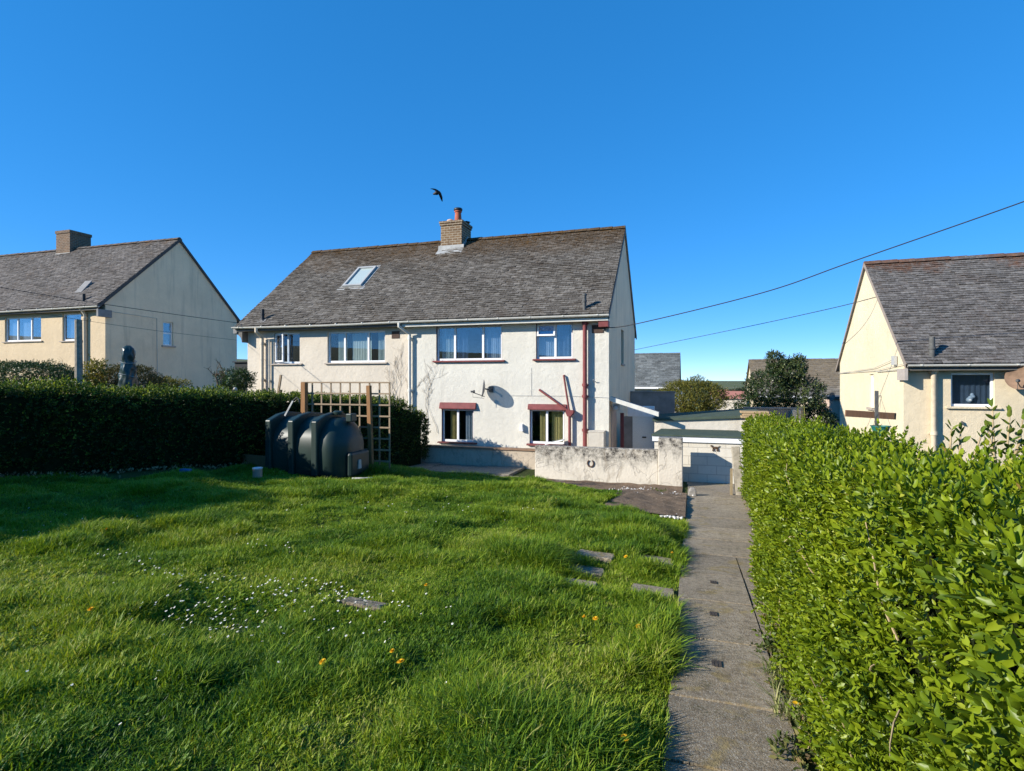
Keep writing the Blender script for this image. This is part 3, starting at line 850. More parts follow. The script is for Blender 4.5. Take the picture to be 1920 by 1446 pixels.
# white board leaning under the right ground floor window
a = PY(1027, 832, YF - .2)
mb = MB(); mb.beam(PY(1024, 832.5, YF - .22), PY(1057, 825, YF - .22), .30, .03); o = mb.build('leaning_board', m_white, bevel=.004)
tag(o, 'white board leaning at a slant below the ground floor window by the hopper pipe', 'board')

# porch on the gable side, with its door and walls
porch = thing('side_porch', 'lean-to side porch with sloping white edged roof against the house gable', 'porch', (-1.4, 17.4, -1.03))
YPf = 16.7
P0, P1 = PY(1142, 746, YPf), PY(1235, 776, YPf)
mb = MB()
mb.prism([(P0.x, P0.z + .03), (P1.x, P1.z + .03), (P1.x, P1.z - .06), (P0.x, P0.z - .06)], YPf - .02, 17.25, lambda p, t: (p[0], t, p[1])); mb.build('roof', m_concrete_dk, porch)
mb = MB()
mb.prism([(P0.x, P0.z + .05), (P1.x, P1.z + .05), (P1.x, P1.z - .08), (P0.x, P0.z - .08)], YPf - .06, YPf - .022, lambda p, t: (p[0], t, p[1])); mb.build('fascia', m_gutter, porch)
mb = MB(); dx = PY(1166.5, 800, 17.15).x
mb.box((dx - .05, 17.1, -1.03), (dx + .05, 17.2, .55)); mb.build('post', m_dkred, porch)
a = PY(1143, 760, 17.3); 
mb = MB(); mb.box((XWR + .004, 16.9, -1.03), (XWR + .05, 17.9, P0.z - .25)); mb.build('wall', plain('pink_buff_paint', (.50, .39, .32), .9, .2, .1, 5), porch)
YD = 18.0
d0, d1 = PY(1186, 838, YD), PY(1227, 782, YD)
mb = MB(); mb.box((d0.x, YD, -1.03), (d1.x, YD + .06, d1.z)); dr = mb.build('door', plain('obscure_glass_door', (.74, .76, .72), .35, .5, .12, 40), porch)
c = PY(1208, 820, YD); mb = MB(); mb.box((c.x - .06, YD - .04, c.z - .02), (c.x + .06, YD + .01, c.z + .02)); mb.build('letter_plate', m_black, dr)
d2 = PY(1227, 762, YD)
mb = MB(); mb.box((d0.x - .15, YD - .03, d1.z + .005), (d1.x, YD + .1, d2.z)); mb.build('door_lintel', m_white, porch)
mb = MB(); mb.box((d0.x - .35, YD + .02, -1.03), (d0.x - .003, YD + .1, d1.z)); mb.build('wall', m_concrete_dk, porch)
c = PY(1156, 763, YPf + .15); mb = MB()
mb.box((c.x - .1, YPf + .1, c.z - .10), (c.x + .1, YPf + .14, c.z + .10)); mb.lathe([(.07, 0), (.08, .04), (.05, .1)], (c.x, YPf + .10, c.z - .03), 10, (0, -1, 0)); mb.build('outside_light', m_grey_plastic, porch)
# parapet wall beyond
a, b = PY(1182, 772, 22.5), PY(1265, 736, 22.5)
mb = MB(); mb.box((a.x, 22.5, -1.6), (b.x, 22.7, b.z)); mb.box((a.x, 22.46, b.z), (b.x + .02, 22.74, b.z + .04)); o = mb.build('parapet_wall', m_concrete_dk)
tag(o, 'dark grey flat topped wall in shade beside the house gable, beyond the porch roof', 'wall')

# outbuilding: the higher flat-roofed store and the low one in front of it
YO = 17.2
store = thing('outbuilding', 'pale rendered outbuilding with a green felt flat roof behind the garden pillar', 'outbuilding', (.6, YO, -1.03))
a = PY(1227, 790, YO); b = PY(1402, 774, YO); e = PY(1227, 790, YO); r_ = PY(1402, 774, YO)
mb = MB(); xz0 = PY(1227, 786.5, YO); xz1 = PY(1402, 778.5, YO)
mb.prism([(xz0.x, -1.1), (xz1.x + .4, -1.1), (xz1.x + .4, xz1.z - .02), (xz1.x, xz1.z - .02), (xz0.x, xz0.z - .02)], YO, YO + .25, lambda p, t: (p[0], t, p[1])); mb.box((xz0.x + .003, YO + .252, -1.1), (xz1.x + .397, 20.0, xz0.z - .25)); mb.build('wall', m_palew, store)
f0, f1 = PY(1227, 785.0, YO), PY(1402, 777.0, YO)
# fall of the roof: back edge a little higher
bz0, bz1 = PY(1238, 776, 20.2).z, PY(1390, 764.5, 20.2).z
bx0 = f0.x - .05
mb = MB()
vs = [(bx0, YO - .08, f0.z), (f1.x + .45, YO - .08, f1.z), (f1.x + .45, 20.1, bz1), (bx0, 20.1, bz0)]
mb.add(vs + [(x, y, z - .07) for x, y, z in vs], [(0, 1, 2, 3), (7, 6, 5, 4), (0, 4, 5, 1), (1, 5, 6, 2), (2, 6, 7, 3), (3, 7, 4, 0)]); mb.build('roof', m_felt, store)
YS = 14.9
low = thing('coal_store', 'low white blockwork store with green felt roof beside the garden pillar', 'store', (.6, YS, -1.03))
x0 = PY(1227, 860, YS).x; x1 = PY(1373, 860, YS).x
ztp = PY(1330, 830, YS).z
def block_mat():
    n = NT('painted_blockwork')
    b = n.n('ShaderNodeTexBrick'); s = n.n('ShaderNodeSeparateXYZ'); cb = n.n('ShaderNodeCombineXYZ')
    n.l(n.obj, s.inputs[0]); n.l(n.math('ADD', s.outputs[0], s.outputs[1]), cb.inputs[0]); n.l(s.outputs[2], cb.inputs[1]); n.l(cb.outputs[0], b.inputs['Vector'])
    b.inputs['Scale'].default_value = 1; b.inputs['Brick Width'].default_value = .44; b.inputs['Row Height'].default_value = .22; b.inputs['Mortar Size'].default_value = .008
    b.inputs['Color1'].default_value = (.66, .61, .51, 1); b.inputs['Color2'].default_value = (.61, .56, .46, 1); b.inputs['Mortar'].default_value = (.46, .42, .35, 1)
    c = n.mix(n.rng(n.noise(3, 5, .7), .5, .8, 0, .5), b.outputs[0], (.40, .36, .29))
    n.bump(n.math('ADD', n.math('SUBTRACT', 1.0, b.outputs['Fac']), n.noise(40, 3)), .4, .012)
    return n.done(c, .9, .2)
mb = MB(); mb.box((x0, YS, -1.1), (x1 + .25, YO - .04, ztp)); mb.build('wall', block_mat(), low)
zf = PY(1330, 817, YS).z
mb = MB(); mb.box((x0 - .05, YS - .05, ztp - .002), (x1 + .27, YS - .005, zf)); mb.build('fascia', m_white, low, bevel=.004)
zb = PY(1300, 805, YO).z
mb = MB(); vs = [(x0 - .07, YS - .08, zf + .004), (x1 + .3, YS - .08, zf + .004), (x1 + .3, YO - .032, zb), (x0 + .06, YO - .032, zb)]
mb.add(vs + [(x, y, z - .04) for x, y, z in vs], [(0, 1, 2, 3), (7, 6, 5, 4), (0, 4, 5, 1), (1, 5, 6, 2), (2, 6, 7, 3), (3, 7, 4, 0)]); mb.build('roof', m_felt, low)
# small iron dog ornament on its wall
c = PY(1340, 840 + 0, YS)
c = PY(1341, 840.5, YS - .02)
mb = MB(); k = .0125
S = lambda pts, w=.018: [mb.beam(Vector((c.x + a[0] * k, YS - .02, c.z + a[1] * k)), Vector((c.x + b[0] * k, YS - .02, c.z + b[1] * k)), w, .012, (0, 1, 0)) for a, b in zip(pts, pts[1:])]
S([(-5, 1), (5, 1)], .05); S([(-5, 1), (-6.5, 5)], .03); S([(-5.5, 5), (-9, 4)], .03); S([(-4, 0), (-5, -6)]); S([(-3, 0), (-2, -6)]); S([(4, 0), (3, -6)]); S([(5, 0), (6, -6)]); S([(5, 1), (8, 5)], .014)
o = mb.build('wall_ornament', plain('rusty_iron', (.10, .06, .035), .9)); tag(o, 'small rusty metal dog fixed on the white blockwork store wall', 'ornament')

# low wall in front of the house
def stained(name, col, top_z, strong=1.0):
    n = NT(name)
    z = n.sep(2)
    zz = n.math('ADD', z, n.math('MULTIPLY', n.math('SUBTRACT', n.noise(2.4, 7, .8, n.mapv((1.6, 1.6, .45))), .5), 1.3))
    f = n.rng(zz, top_z - .50, top_z - .12, 0, 1)
    spots = n.rng(n.noise(8, 7, .82), .36, .60, 0, 1)
    c = n.ramp(n.noise(2.2, 5, .65), [(.3, tuple(x * .86 for x in col)), (.7, col)])
    c = n.mix(n.math('MULTIPLY', n.math('MULTIPLY', f, spots), strong), c, (.042, .038, .034))
    run = n.rng(n.noise(1.6, 6, .7, n.mapv((2.2, 2.2, .7)), 1.2), .55, .72, 0, .62)
    c = n.mix(run, c, (.25, .20, .14))
    # swirling trowel lines
    wv = n.math('ABSOLUTE', n.math('SUBTRACT', n.noise(1.7, 2, .5, dist=1.2), .5))
    lines = n.rng(wv, 0, .018, 1, 0)
    c = n.mix(n.math('MULTIPLY', lines, .45), c, (.26, .225, .18))
    n.bump(n.math('ADD', n.noise(18, 4), n.math('MULTIPLY', lines, -.5)), .5, .02)
    return n.done(c, .93, .15)
lz = PY(880, 838.5, 15.55).z
lw = thing('low_wall', 'mottled low retaining wall with reddish coping along the front of the house', 'wall', (-6, 15.6, -1.0))
lx0 = PY(752, 838, 15.55).x; lx1 = PY(1006, 838, 15.55).x
mb = MB(); mb.box((lx0, 15.6, -1.2), (lx1, 15.78, lz - .045)); mb.build('wall', stained('mottled_plinth', (.58, .48, .36), lz + 1.0 + .1, .25), lw)
mb = MB(); mb.box((lx0, 15.56, lz - .045), (lx1, 15.82, lz)); mb.build('coping', plain('brown_coping', (.30, .19, .12), .9, .2, .25, 5), lw)
mb = MB(); mb.box((lx0, 15.83, -1.2), (-2.6, YF - .004, lz - .10)); o = mb.build('terrace', m_patio); o['kind'] = 'structure'
# garden wall and pillar
YG = 14.0
gwz = PY(1116, 840, YG).z; gpz = PY(1257, 822, YG).z
gw = thing('garden_wall', 'white rendered garden wall with black lichen stains and an end pillar', 'wall', (-2.5, YG, -1.05))
gx0 = PY(1002, 870, YG).x; gx1 = PY(1234, 870, YG).x; gx2 = PY(1280, 870, YG).x
mg = stained('lichen_stained_render', (.67, .61, .505), gwz + 1.05)
mb = MB(); mb.box((gx0, YG + .04, -1.3), (gx1 - .002, YG + .24, gwz)); mb.build('wall', mg, gw, bevel=.018)
mb = MB(); mb.box((gx1, YG, -1.3), (gx2, YG + .34, gpz)); mb.build('pillar', stained('stained_pillar', (.65, .59, .49), gpz + 1.05), gw, bevel=.02)
c = PY(1107, 869, YG + .01)
mb = MB(); mb.tube([(c.x + .075 * math.sin(t), YG + .015, c.z - .085 * math.cos(t) * (1) + 0) for t in [R(150) - R(300) * k / 18 + 0 for k in range(19)]], .016, 8)
mb.v = [(x, YG + .02 + (y - YG - .02) * .6, z) for x, y, z in mb.v]
o = mb.build('horseshoe', plain('rusty_horseshoe', (.11, .065, .045), .8), auto=40); tag(o, 'rusty horseshoe hung open end up on the stained garden wall', 'horseshoe')
# concrete gatepost against the hedge
a = PY(1377, 925, 13.3)
gp = MB(); b0 = PY(1368, 925, 13.1); b1 = PY(1374, 838, 13.2)
gp.beam((1.02, 13.25, -1.1), (.93, 13.4, PY(1374, 838, 13.3).z), .17, .17, (0, 1, 0)); o = gp.build('gatepost', plain('weathered_gatepost', (.36, .32, .25), .95, .1, .3, 7, bump=.5), bevel=.015)
tag(o, 'leaning weathered concrete gatepost half swallowed by the bright hedge', 'post')
mb = MB(); mb.beam((.83, 13.16, -1.05), (.845, 13.3, PY(1370, 880, 13.2).z), .05, .09, (0, 1, 0)); o = mb.build('plank', wood('yellowed_wood', (.34, .27, .15), (.20, .15, .09))); tag(o, 'yellowed upright plank at the foot of the concrete gatepost', 'plank')
# ------------------------------------------------------------------ neighbours' houses
def simple_house(name, label, gable_x, far_x, ye, yf, ze, yr, zr, yb, wallm, gablem, zg, holes, roofm, tw, ex, seed):
    """gable end at gable_x, running away to far_x"""
    h = thing(name, label, 'house', ((gable_x + far_x) / 2, yf, zg))
    x0, x1 = min(gable_x, far_x), max(gable_x, far_x)
    mb = MB(); front_wall(mb, x0, x1, zg - .5, ze + .05, yf, .14, holes); mb.build('wall', wallm, h)
    return h, x0, x1
# left
L_YE, L_YF, L_YR = 18.5, 18.85, 22.55
h_l = 3.25
LX = -25.15
LZE = PX(183, 572.5, LX).z; a = PX(183, 572.5, LX); L_YE = a.y
b = PX(336.5, 448, LX); L_YR = b.y; LZR = b.z
L_YF = L_YE + .33; L_YB = 2 * L_YR - L_YE
ho = [rect4(9, 77, 595, 640, L_YF), rect4(117, 152, 588, 639, L_YF)]
lh, x0, x1 = simple_house('neighbour_house', 'buff rendered house with a plain shaded gable and broad brick chimney', LX + .02, LX - 17, L_YE, L_YF, LZE, L_YR, LZR, L_YB, m_lwall, m_lgable, .1, ho, None, 0, 0, 0)
GX = LX - .02
gp0, gp1 = PX(306, 650, GX), PX(325, 650, GX)
gh = (gp0.y, gp1.y, PX(316, 648, GX).z, PX(316, 604, GX).z)
YW0, YW1 = L_YF, 2 * L_YR - L_YF
zt = lambda y: LZE - .06 + (LZR - LZE) * (1 - abs(y - L_YR) / (L_YR - L_YE))
mb = MB()
for (a_, b_, c_, d_) in ((YW0, gh[0], -.4, gh[3]), (gh[1], YW1, -.4, gh[3]), (gh[0], gh[1], -.4, gh[2])):
    mb.add([(GX, a_, c_), (GX, b_, c_), (GX, b_, d_), (GX, a_, d_)], [(0, 1, 2, 3)])
mb.add([(GX, YW0, gh[3]), (GX, YW1, gh[3]), (GX, YW1, zt(YW1)), (GX, L_YR, zt(L_YR)), (GX, YW0, zt(YW0))], [(0, 1, 2, 3, 4)])
for (p, q) in (((gh[0], gh[2]), (gh[0], gh[3])), ((gh[1], gh[2]), (gh[1], gh[3])), ((gh[0], gh[3]), (gh[1], gh[3])), ((gh[0], gh[2]), (gh[1], gh[2]))):
    mb.add([(GX, p[0], p[1]), (GX, q[0], q[1]), (GX - .14, q[0], q[1]), (GX - .14, p[0], p[1])], [(0, 1, 2, 3)])
mb.build('wall', m_lgable, lh)['label'] = 'shaded grey streaked gable wall'
# gable window built in the gable plane
mb = MB(); f = .05; X0 = GX - .10
ym = (gh[0] + gh[1]) / 2; zm = gh[2] + (gh[3] - gh[2]) * .52
for (ya, yb_, za, zb) in ((gh[0], gh[1], gh[2], gh[2] + f), (gh[0], gh[1], gh[3] - f, gh[3]), (gh[0], gh[0] + f, gh[2] + f, gh[3] - f), (gh[1] - f, gh[1], gh[2] + f, gh[3] - f), (gh[0] + f, gh[1] - f, zm - .03, zm + .03)):
    mb.box((X0 - .05, ya, za), (X0, yb_, zb))
w = mb.build('window', m_white, lh)
mb = MB(); mb.box((X0 - .03, gh[0] + .01, gh[2] + .01), (X0 - .024, gh[1] - .01, gh[3] - .01)); mb.build('pane', m_glass_blue, w)
mb = MB(); mb.box((X0 - .4, gh[0] - .2, gh[2] - .2), (X0 - .35, gh[1] + .2, gh[3] + .2)); mb.build('room', m_dark, w)
mb = MB(); mb.box((GX - .05, gh[0] - .1, gh[2] - .09), (GX + .07, gh[1] + .1, gh[2] - .004)); mb.build('sill', m_sill, w)
window(lh, ho[0], L_YF, (.32, .70), (.12, 0, .07), curt=[(0, .3, m_curtain_b), (.38, .68, m_curtain_b)], glass=m_glass_blue)
window(lh, ho[1], L_YF, (), (.12, 0, .07), glass=m_glass_blue, curt=[(.1, .5, m_curtain_b)])
tiles(lh, 'roof', x0 - .05, LX + .03, L_YE - .03, LZE, L_YR, LZR, .24, .135, roof_mat('grey_brown_tiles', (.125, .112, .100), (.185, .166, .148), (.16, .085, .032), LZR - .1 + .9, 1.1), 23, L_YB)
gutter_run(lh, x0, LX + .1, L_YE - .05, LZE - .03, m_gutter, .065, .03)
mb = MB(); mb.box((x0, L_YE + .02, LZE - .19), (LX, L_YE + .05, LZE - .01)); mb.box((x0, L_YE + .052, LZE - .185), (LX, L_YF + .01, LZE - .16)); mb.build('fascia', m_fascia_l, lh)
mb = MB()
for s in (-1, 1):
    ya = L_YR + s * (L_YR - L_YE + .03)
    mb.prism([(ya, LZE - .0), (L_YR, LZR + .02), (L_YR, LZR - .15), (ya, LZE - .17)], LX - .0, LX + .055, lambda p, t: (t, p[0], p[1]))
mb.build('verge_board', plain('dark_verge', (.075, .07, .065), .85), lh)
mb = MB(); q = PX(207, 589, LX); mb.box((LX - .01, L_YE - .05, LZE - .5), (LX + .10, q.y, LZE - .17)); mb.build('eaves_block', m_concrete_dk, lh)
q = PX(432, 600, LX)
# chimney on the ridge
cy = L_YR - .35; ca = PY(105, 482, cy); cb_ = PY(131, 482, cy)
mb = MB(); mb.box((ca.x, cy, LZR - .9), (cb_.x, cy + 1.15, PY(120, 432, cy).z - .16)); mb.box((ca.x - .03, cy - .04, PY(120, 432, cy).z - .16), (cb_.x + .03, cy + 1.19, PY(120, 432, cy).z)); c_ = mb.build('chimney', m_oldbrick, lh, bevel=.01)
mb = MB(); mb.box((ca.x - .04, cy - .03, LZR - .75), (cb_.x + .04, cy - .002, LZR - .28)); mb.build('flashing', m_lead, c_)
RL = lambda px, py: roofpt(px, py, L_YE, LZE, L_YR, LZR)
p = RL(157, 566); mb = MB(); mb.tube([(p.x, p.y, p.z - .1), (p.x, p.y, PY(157, 551, p.y).z)], .07, 12); mb.build('vent_pipe', m_black, lh, auto=40)
p = RL(155, 543)
mb = MB(); mb.prism([(-.25, .0), (.25, .0), (.25, .20), (-.25, .05)], -.18, .25, lambda q, t: (p.x + t, p.y + q[0], p.z + q[1] + q[0] * .95 + .02)); mb.build('roof_vent', m_concrete_dk, lh)
x = PY(163, 640, L_YF).x
downpipe(lh, [(x, L_YE, LZE - .05), (x, L_YF - .08, LZE - .35), (x, L_YF - .08, .1)], .07, m_cream_pipe, [(LZE - .5, (x, L_YF - .08))])
x = PY(157, 640, L_YF).x
mb = MB(); pts = [PX(208, 584, LX + .01), PX(294, 597, LX + .01), PX(295, 704, LX + .01)]; mb.tube(pts, .014, 6); mb.build('conduit', m_grey_plastic, lh)

# right
RXG = 5.28
a = PX(1700, 682.5, RXG); R_YE, RZE = a.y, a.z
b = PX(1622, 494, RXG); R_YR, RZR = b.y, b.z
R_YF = R_YE + .32; R_YB = 2 * R_YR - R_YE
ho = [rect4(1783, 1865, 699, 763, R_YF)]
rh, x0, x1 = simple_house('neighbour_house', 'pale yellow rendered house with a sunlit gable and a grey tiled roof', RXG + .03, RXG + 15, R_YE, R_YF, RZE, R_YR, RZR, R_YB, m_rwall, m_rgable, -2.8, ho, None, 0, 0, 0)
GX = RXG + .03
slot = (PX(1638, 700, GX).y, PX(1630, 700, GX).y, PX(1634, 764, GX).z, PX(1634, 702, GX).z)
YW0, YW1 = R_YF, 2 * R_YR - R_YF
zt = lambda y: RZE - .05 + (RZR - RZE) * (1 - abs(y - R_YR) / (R_YR - R_YE))
mb = MB()
for (a_, b_, c_, d_) in ((YW0, slot[0], -3, slot[3]), (slot[1], YW1, -3, slot[3]), (slot[0], slot[1], -3, slot[2])):
    mb.add([(GX, a_, c_), (GX, b_, c_), (GX, b_, d_), (GX, a_, d_)], [(0, 1, 2, 3)])
mb.add([(GX, YW0, slot[3]), (GX, YW1, slot[3]), (GX, YW1, zt(YW1)), (GX, R_YR, zt(R_YR)), (GX, YW0, zt(YW0))], [(0, 1, 2, 3, 4)])
for (p, q) in (((slot[0], slot[2]), (slot[0], slot[3])), ((slot[1], slot[2]), (slot[1], slot[3])), ((slot[0], slot[3]), (slot[1], slot[3])), ((slot[0], slot[2]), (slot[1], slot[2]))):
    mb.add([(GX, p[0], p[1]), (GX, q[0], q[1]), (GX + .12, q[0], q[1]), (GX + .12, p[0], p[1])], [(0, 1, 2, 3)])
mb.build('wall', m_rgable, rh)['label'] = 'sunlit yellow gable wall'
mb = MB(); f = .06
for (ya, yb_, za, zb) in ((slot[0], slot[1], slot[2], slot[2] + f), (slot[0], slot[1], slot[3] - f, slot[3]), (slot[0], slot[0] + f, slot[2] + f, slot[3] - f), (slot[1] - f, slot[1], slot[2] + f, slot[3] - f)):
    mb.box((GX + .06, ya, za), (GX + .11, yb_, zb))
w = mb.build('window', m_white, rh)
mb = MB(); mb.box((GX + .08, slot[0] + .02, slot[2] + .02), (GX + .086, slot[1] - .02, slot[3] - .02)); mb.build('pane', m_glass_blue, w)
mb = MB(); mb.box((GX - .06, slot[0] - .1, slot[2] - .08), (GX + .05, slot[1] + .1, slot[2] - .004)); mb.build('sill', m_sill, w)
rw = window(rh, ho[0], R_YF, (), (.12, 0, .07), glass=glass_mat('dim_glass', (.82, .88, .94), .06), sill_mat=m_rwall, curt=[(0, 1, plain('reflection_backing', (.075, .095, .12), .9))])  # added dark sheet gives the pane the blue-grey of a missing reflection
c = PY(1820, 746, R_YF + .16)
mb = MB()
for (dx, dz, r) in ((0, 0, .06), (.03, .08, .045), (-.03, -.05, .07), (.05, .03, .05)): mb.lathe([(r * .3, -r), (r * .9, -r * .4), (r, 0), (r * .8, r * .5), (r * .2, r)], (c.x + dx, c.y, c.z + dz), 9)
o = mb.build('window_ornament', plain('pale_figurine', (.55, .57, .55), .5), smooth=True); tag(o, 'pale lumpy figurine standing inside the window of the yellow house', 'ornament')
tiles(rh, 'roof', RXG - .03, x1 + .05, R_YE - .03, RZE, R_YR, RZR, .20, .112, roof_mat('grey_slate_tiles', (.115, .107, .100), (.175, .164, .152), (.14, .072, .045), RZR + 2.8 + .55, .9), 31, R_YB)
gutter_run(rh, RXG, x1, R_YE - .05, RZE - .02, m_gutter, .06, .0)
mb = MB(); mb.box((RXG, R_YE + .02, RZE - .17), (x1, R_YE + .05, RZE - .01)); mb.box((RXG, R_YE + .052, RZE - .165), (x1, R_YF + .01, RZE - .14)); mb.build('fascia', m_fascia_l, rh)
mb = MB()
for s in (-1, 1):
    ya = R_YR + s * (R_YR - R_YE + .03)
    mb.prism([(ya, RZE), (R_YR, RZR + .02), (R_YR, RZR - .10), (ya, RZE - .12)], RXG - .04, RXG - .001, lambda p, t: (t, p[0], p[1]))
mb.build('verge_board', plain('pinkish_verge', (.30, .25, .21), .85), rh)
q = PX(1690, 690, RXG); mb = MB(); mb.box((RXG - .05, R_YE - .03, RZE - .42), (RXG + .02, R_YE + .55, RZE - .12)); mb.build('eaves_block', plain('pink_grey_block', (.40, .35, .31), .9), rh)
RRP = lambda px, py: roofpt(px, py, R_YE, RZE, R_YR, RZR)
b = RRP(1747.5, 672); top = PY(1747.5, 632, b.y).z
mb = MB(); mb.tube([(b.x, b.y, b.z - .1), (b.x, b.y, top)], .068, 14); mb.lathe([(.07, 0), (.085, .005), (.085, .05), (.07, .055)], (b.x, b.y, b.z + (top - b.z) * .42), 14); o = mb.build('vent_pipe', m_dkgrey, rh, auto=40)
x = PY(1748, 740, R_YF).x
downpipe(rh, [(x, R_YE + .1, RZE - .1), (x, R_YF - .1, RZE - .26), (x, R_YF - .1, -2.7)], .065, plain('cream_pipe', (.60, .50, .36), .6), [(PY(1748, 697, R_YF).z, (x, R_YF - .1)), (PY(1748, 812, R_YF).z, (x, R_YF - .1))])
mb = MB()
q = PX(1676, 676, RXG - .03); mb.box((RXG - .06, q.y - .12, q.z - .12), (RXG + .01, q.y + .12, q.z + .12)); mb.tube([PX(1572, 700, RXG - .02), PX(1640, 690, RXG - .02), PX(1671, 676, RXG - .03)], .008, 5); mb.tube([PX(1572, 700, RXG - .02), PX(1640, 695, RXG - .02), PX(1696, 682, RXG - .03)], .008, 5)
mb.tube([PX(1643, 697, RXG - .02), PX(1696, 692, RXG - .02)], .011, 5)
mb.build('cable_clip', m_grey_plastic, rh)
c = PY(1804, 793, R_YF - .05); mb = MB(); mb.prism([(-.03, -.03), (.04, -.05), (.0, .05)], R_YF - .08, R_YF, lambda p, t: (c.x + p[0], t, c.z + p[1])); mb.build('wall_hook', m_dkgrey, rh)

# satellite dishes
def dish(label, c, n, r, mat, wall_y, armd, lnbd, squash=1.0):
    """dish centred at c, facing n; bracket back to the wall"""
    t = thing('satellite_dish', label, 'satellite dish', c)
    n = Vector(n).normalized(); c = Vector(c)
    mb = MB(); prof = [(r * k / 6, .22 * r * (k / 6) ** 2) for k in range(1, 7)]
    inner = [(a, b + .012) for a, b in prof]
    mb.lathe(prof + inner[::-1], c - n * .22 * r * .5, 28, n); mb.build('reflector', mat, t, auto=50)
    up = Vector((0, 0, 1)); side = n.cross(up).normalized(); dn = -(up - n * up.dot(n)).normalized()
    foot = c - n * .05 + dn * r * .85
    hornp = c + n * r * 1.15 + dn * r * .55
    mb = MB(); mb.tube([foot, hornp], .012, 8); mb.build('arm', m_dkgrey, t)
    mb = MB(); mb.lathe([(.02, -.07), (.03, -.06), (.03, .0), (.045, .03), (.045, .06), (.03, .065)], hornp + Vector((0, 0, .03)), 12, -n + Vector((0, 0, .2))); mb.tube([hornp, hornp + Vector((0, 0, -.14)), c + dn * r * .9 + Vector((0, .1, -.05))], .006, 6); mb.build('receiver', m_dkgrey, t, auto=40)
    mb = MB(); w = Vector((c.x + .12, wall_y, c.z - .02)); mb.tube([c - n * .03, c - n * .10 + Vector((.05, .05, -.02)), w + Vector((0, -.03, 0))], .022, 10); mb.box((w.x - .07, wall_y - .035, w.z - .09), (w.x + .07, wall_y - .002, w.z + .09)); mb.build('bracket', m_dkgrey, t)
    return t
def mesh_mat():
    n = NT('grey_mesh_dish'); n.done((.17, .17, .17), .6, .4)
    v = n.n('ShaderNodeBsdfTransparent'); mx = n.n('ShaderNodeMixShader'); mx.inputs[0].default_value = .36
    n.l(n.b.outputs[0], mx.inputs[1]); n.l(v.outputs[0], mx.inputs[2]); n.l(mx.outputs[0], n.out.inputs[0]); return n.mat
m_dishg = mesh_mat()
c = PY(907.5, 729, YF - .33); dish('dark grey satellite dish seen edge on, on the white half of the house', c, (-.93, -.37, .12), .28, m_dishg, YF, 0, 0)
c = PY(1914, 708, R_YF - .35); dish('rusty brown satellite dish on the yellow house at the right edge', c, (-.55, -.83, .15), .30, plain('rusty_dish', (.22, .14, .09), .8, .3, .3, 6), R_YF, 0, 0)
c = PT(1561, 744, 29.0); dish('small dark satellite dish beside the tree, on the pink house far behind', c, (-.9, -.4, .15), .22, m_dishg, c.y + .4, 0, 0)

# ------------------------------------------------------------------ houses and walls in the distance
def far_house(label, px0, px1, pyr, pye, t, wallm, roofm, gabled, depth, wall_drop=3.0, chim=False, wins=()):
    Yf = PT((px0 + px1) / 2, pye, t).y
    e0, e1 = PY(px0, pye, Yf), PY(px1, pye, Yf)
    yr = Yf + depth
    zr = PY((px0 + px1) / 2, pyr, yr).z
    h = thing('distant_house', label, 'house', ((e0.x + e1.x) / 2, Yf + .3, e0.z - wall_drop))
    zw = e0.z
    mb = MB(); x0, x1 = e0.x + .15, e1.x - .15
    mb.box((x0, Yf + .3, zw - wall_drop), (x1, 2 * yr - Yf - .3, zw - .02))
    mb.prism([(Yf + .3, zw - .02), (2 * yr - Yf - .3, zw - .02), (yr, zr - .12)], x0, x1, lambda p, q: (q, p[0], p[1]))
    mb.build('wall', wallm, h)
    tiles(h, 'roof', e0.x, e1.x, Yf, zw, yr, zr, .45, .27, roofm, int(px0))
    mb = MB(); mb.box((e0.x, Yf - .1, zw - .16), (e1.x, Yf - .02, zw - .01)); mb.build('gutter', m_white, h)
    for (fx, ww) in wins:
        mb = MB(); xx = x0 + (x1 - x0) * fx; mb.box((xx, Yf + .26, zw - 1.6), (xx + ww, Yf + .298, zw - .35)); w = mb.build('window', m_white, h)
        mb = MB(); mb.box((xx + .08, Yf + .24, zw - 1.52), (xx + ww - .08, Yf + .258, zw - .43)); mb.build('pane', m_glass_blue, w)
    return h, x1, yr, zr
m_slate = roof_mat('blue_grey_slates', (.125, .135, .13), (.19, .20, .19), (.12, .12, .10), 100, .5, 0)
m_tan = roof_mat('tan_grey_tiles', (.145, .135, .115), (.22, .20, .17), (.20, .15, .09), 4.8, 1.6, .9)
far_house('distant white walled house with a plain blue grey slate roof, seen past the house gable', 1120, 1274, 664, 725, 44, m_wall_r, m_slate, 1, 4.2, wins=((.55, 1.6), (.8, 1.6)))
far_house('distant house with a long grey tiled roof, half hidden by the dark tree', 1414, 1660, 674, 742, 42, m_rwall, m_tan, 0, 4.4)
# pink wall of a far outbuilding with white downpipe
a, b = PT(1555, 800, 30.5), PT(1590, 748, 30.5)
fb = thing('pink_annexe', 'pink washed building with a white downpipe, between the dark tree and the yellow gable', 'building', (a.x, a.y, -3))
mb = MB(); mb.box((a.x, a.y, -3.4), (b.x + 2, a.y + 3, b.z)); mb.build('wall', render_wall('pink_render', (.62, .46, .36), amount=.1), fb)
mb = MB(); mb.box((a.x - .1, a.y - .12, b.z), (b.x + 2, a.y + 3.1, b.z + .12)); mb.build('roof_edge', m_dkgrey, fb)
x = PT(1576, 770, 30.4).x; mb = MB(); mb.tube([(x, a.y - .08, b.z), (x, a.y - .08, -3)], .07, 8); mb.build('downpipe', m_white, fb)
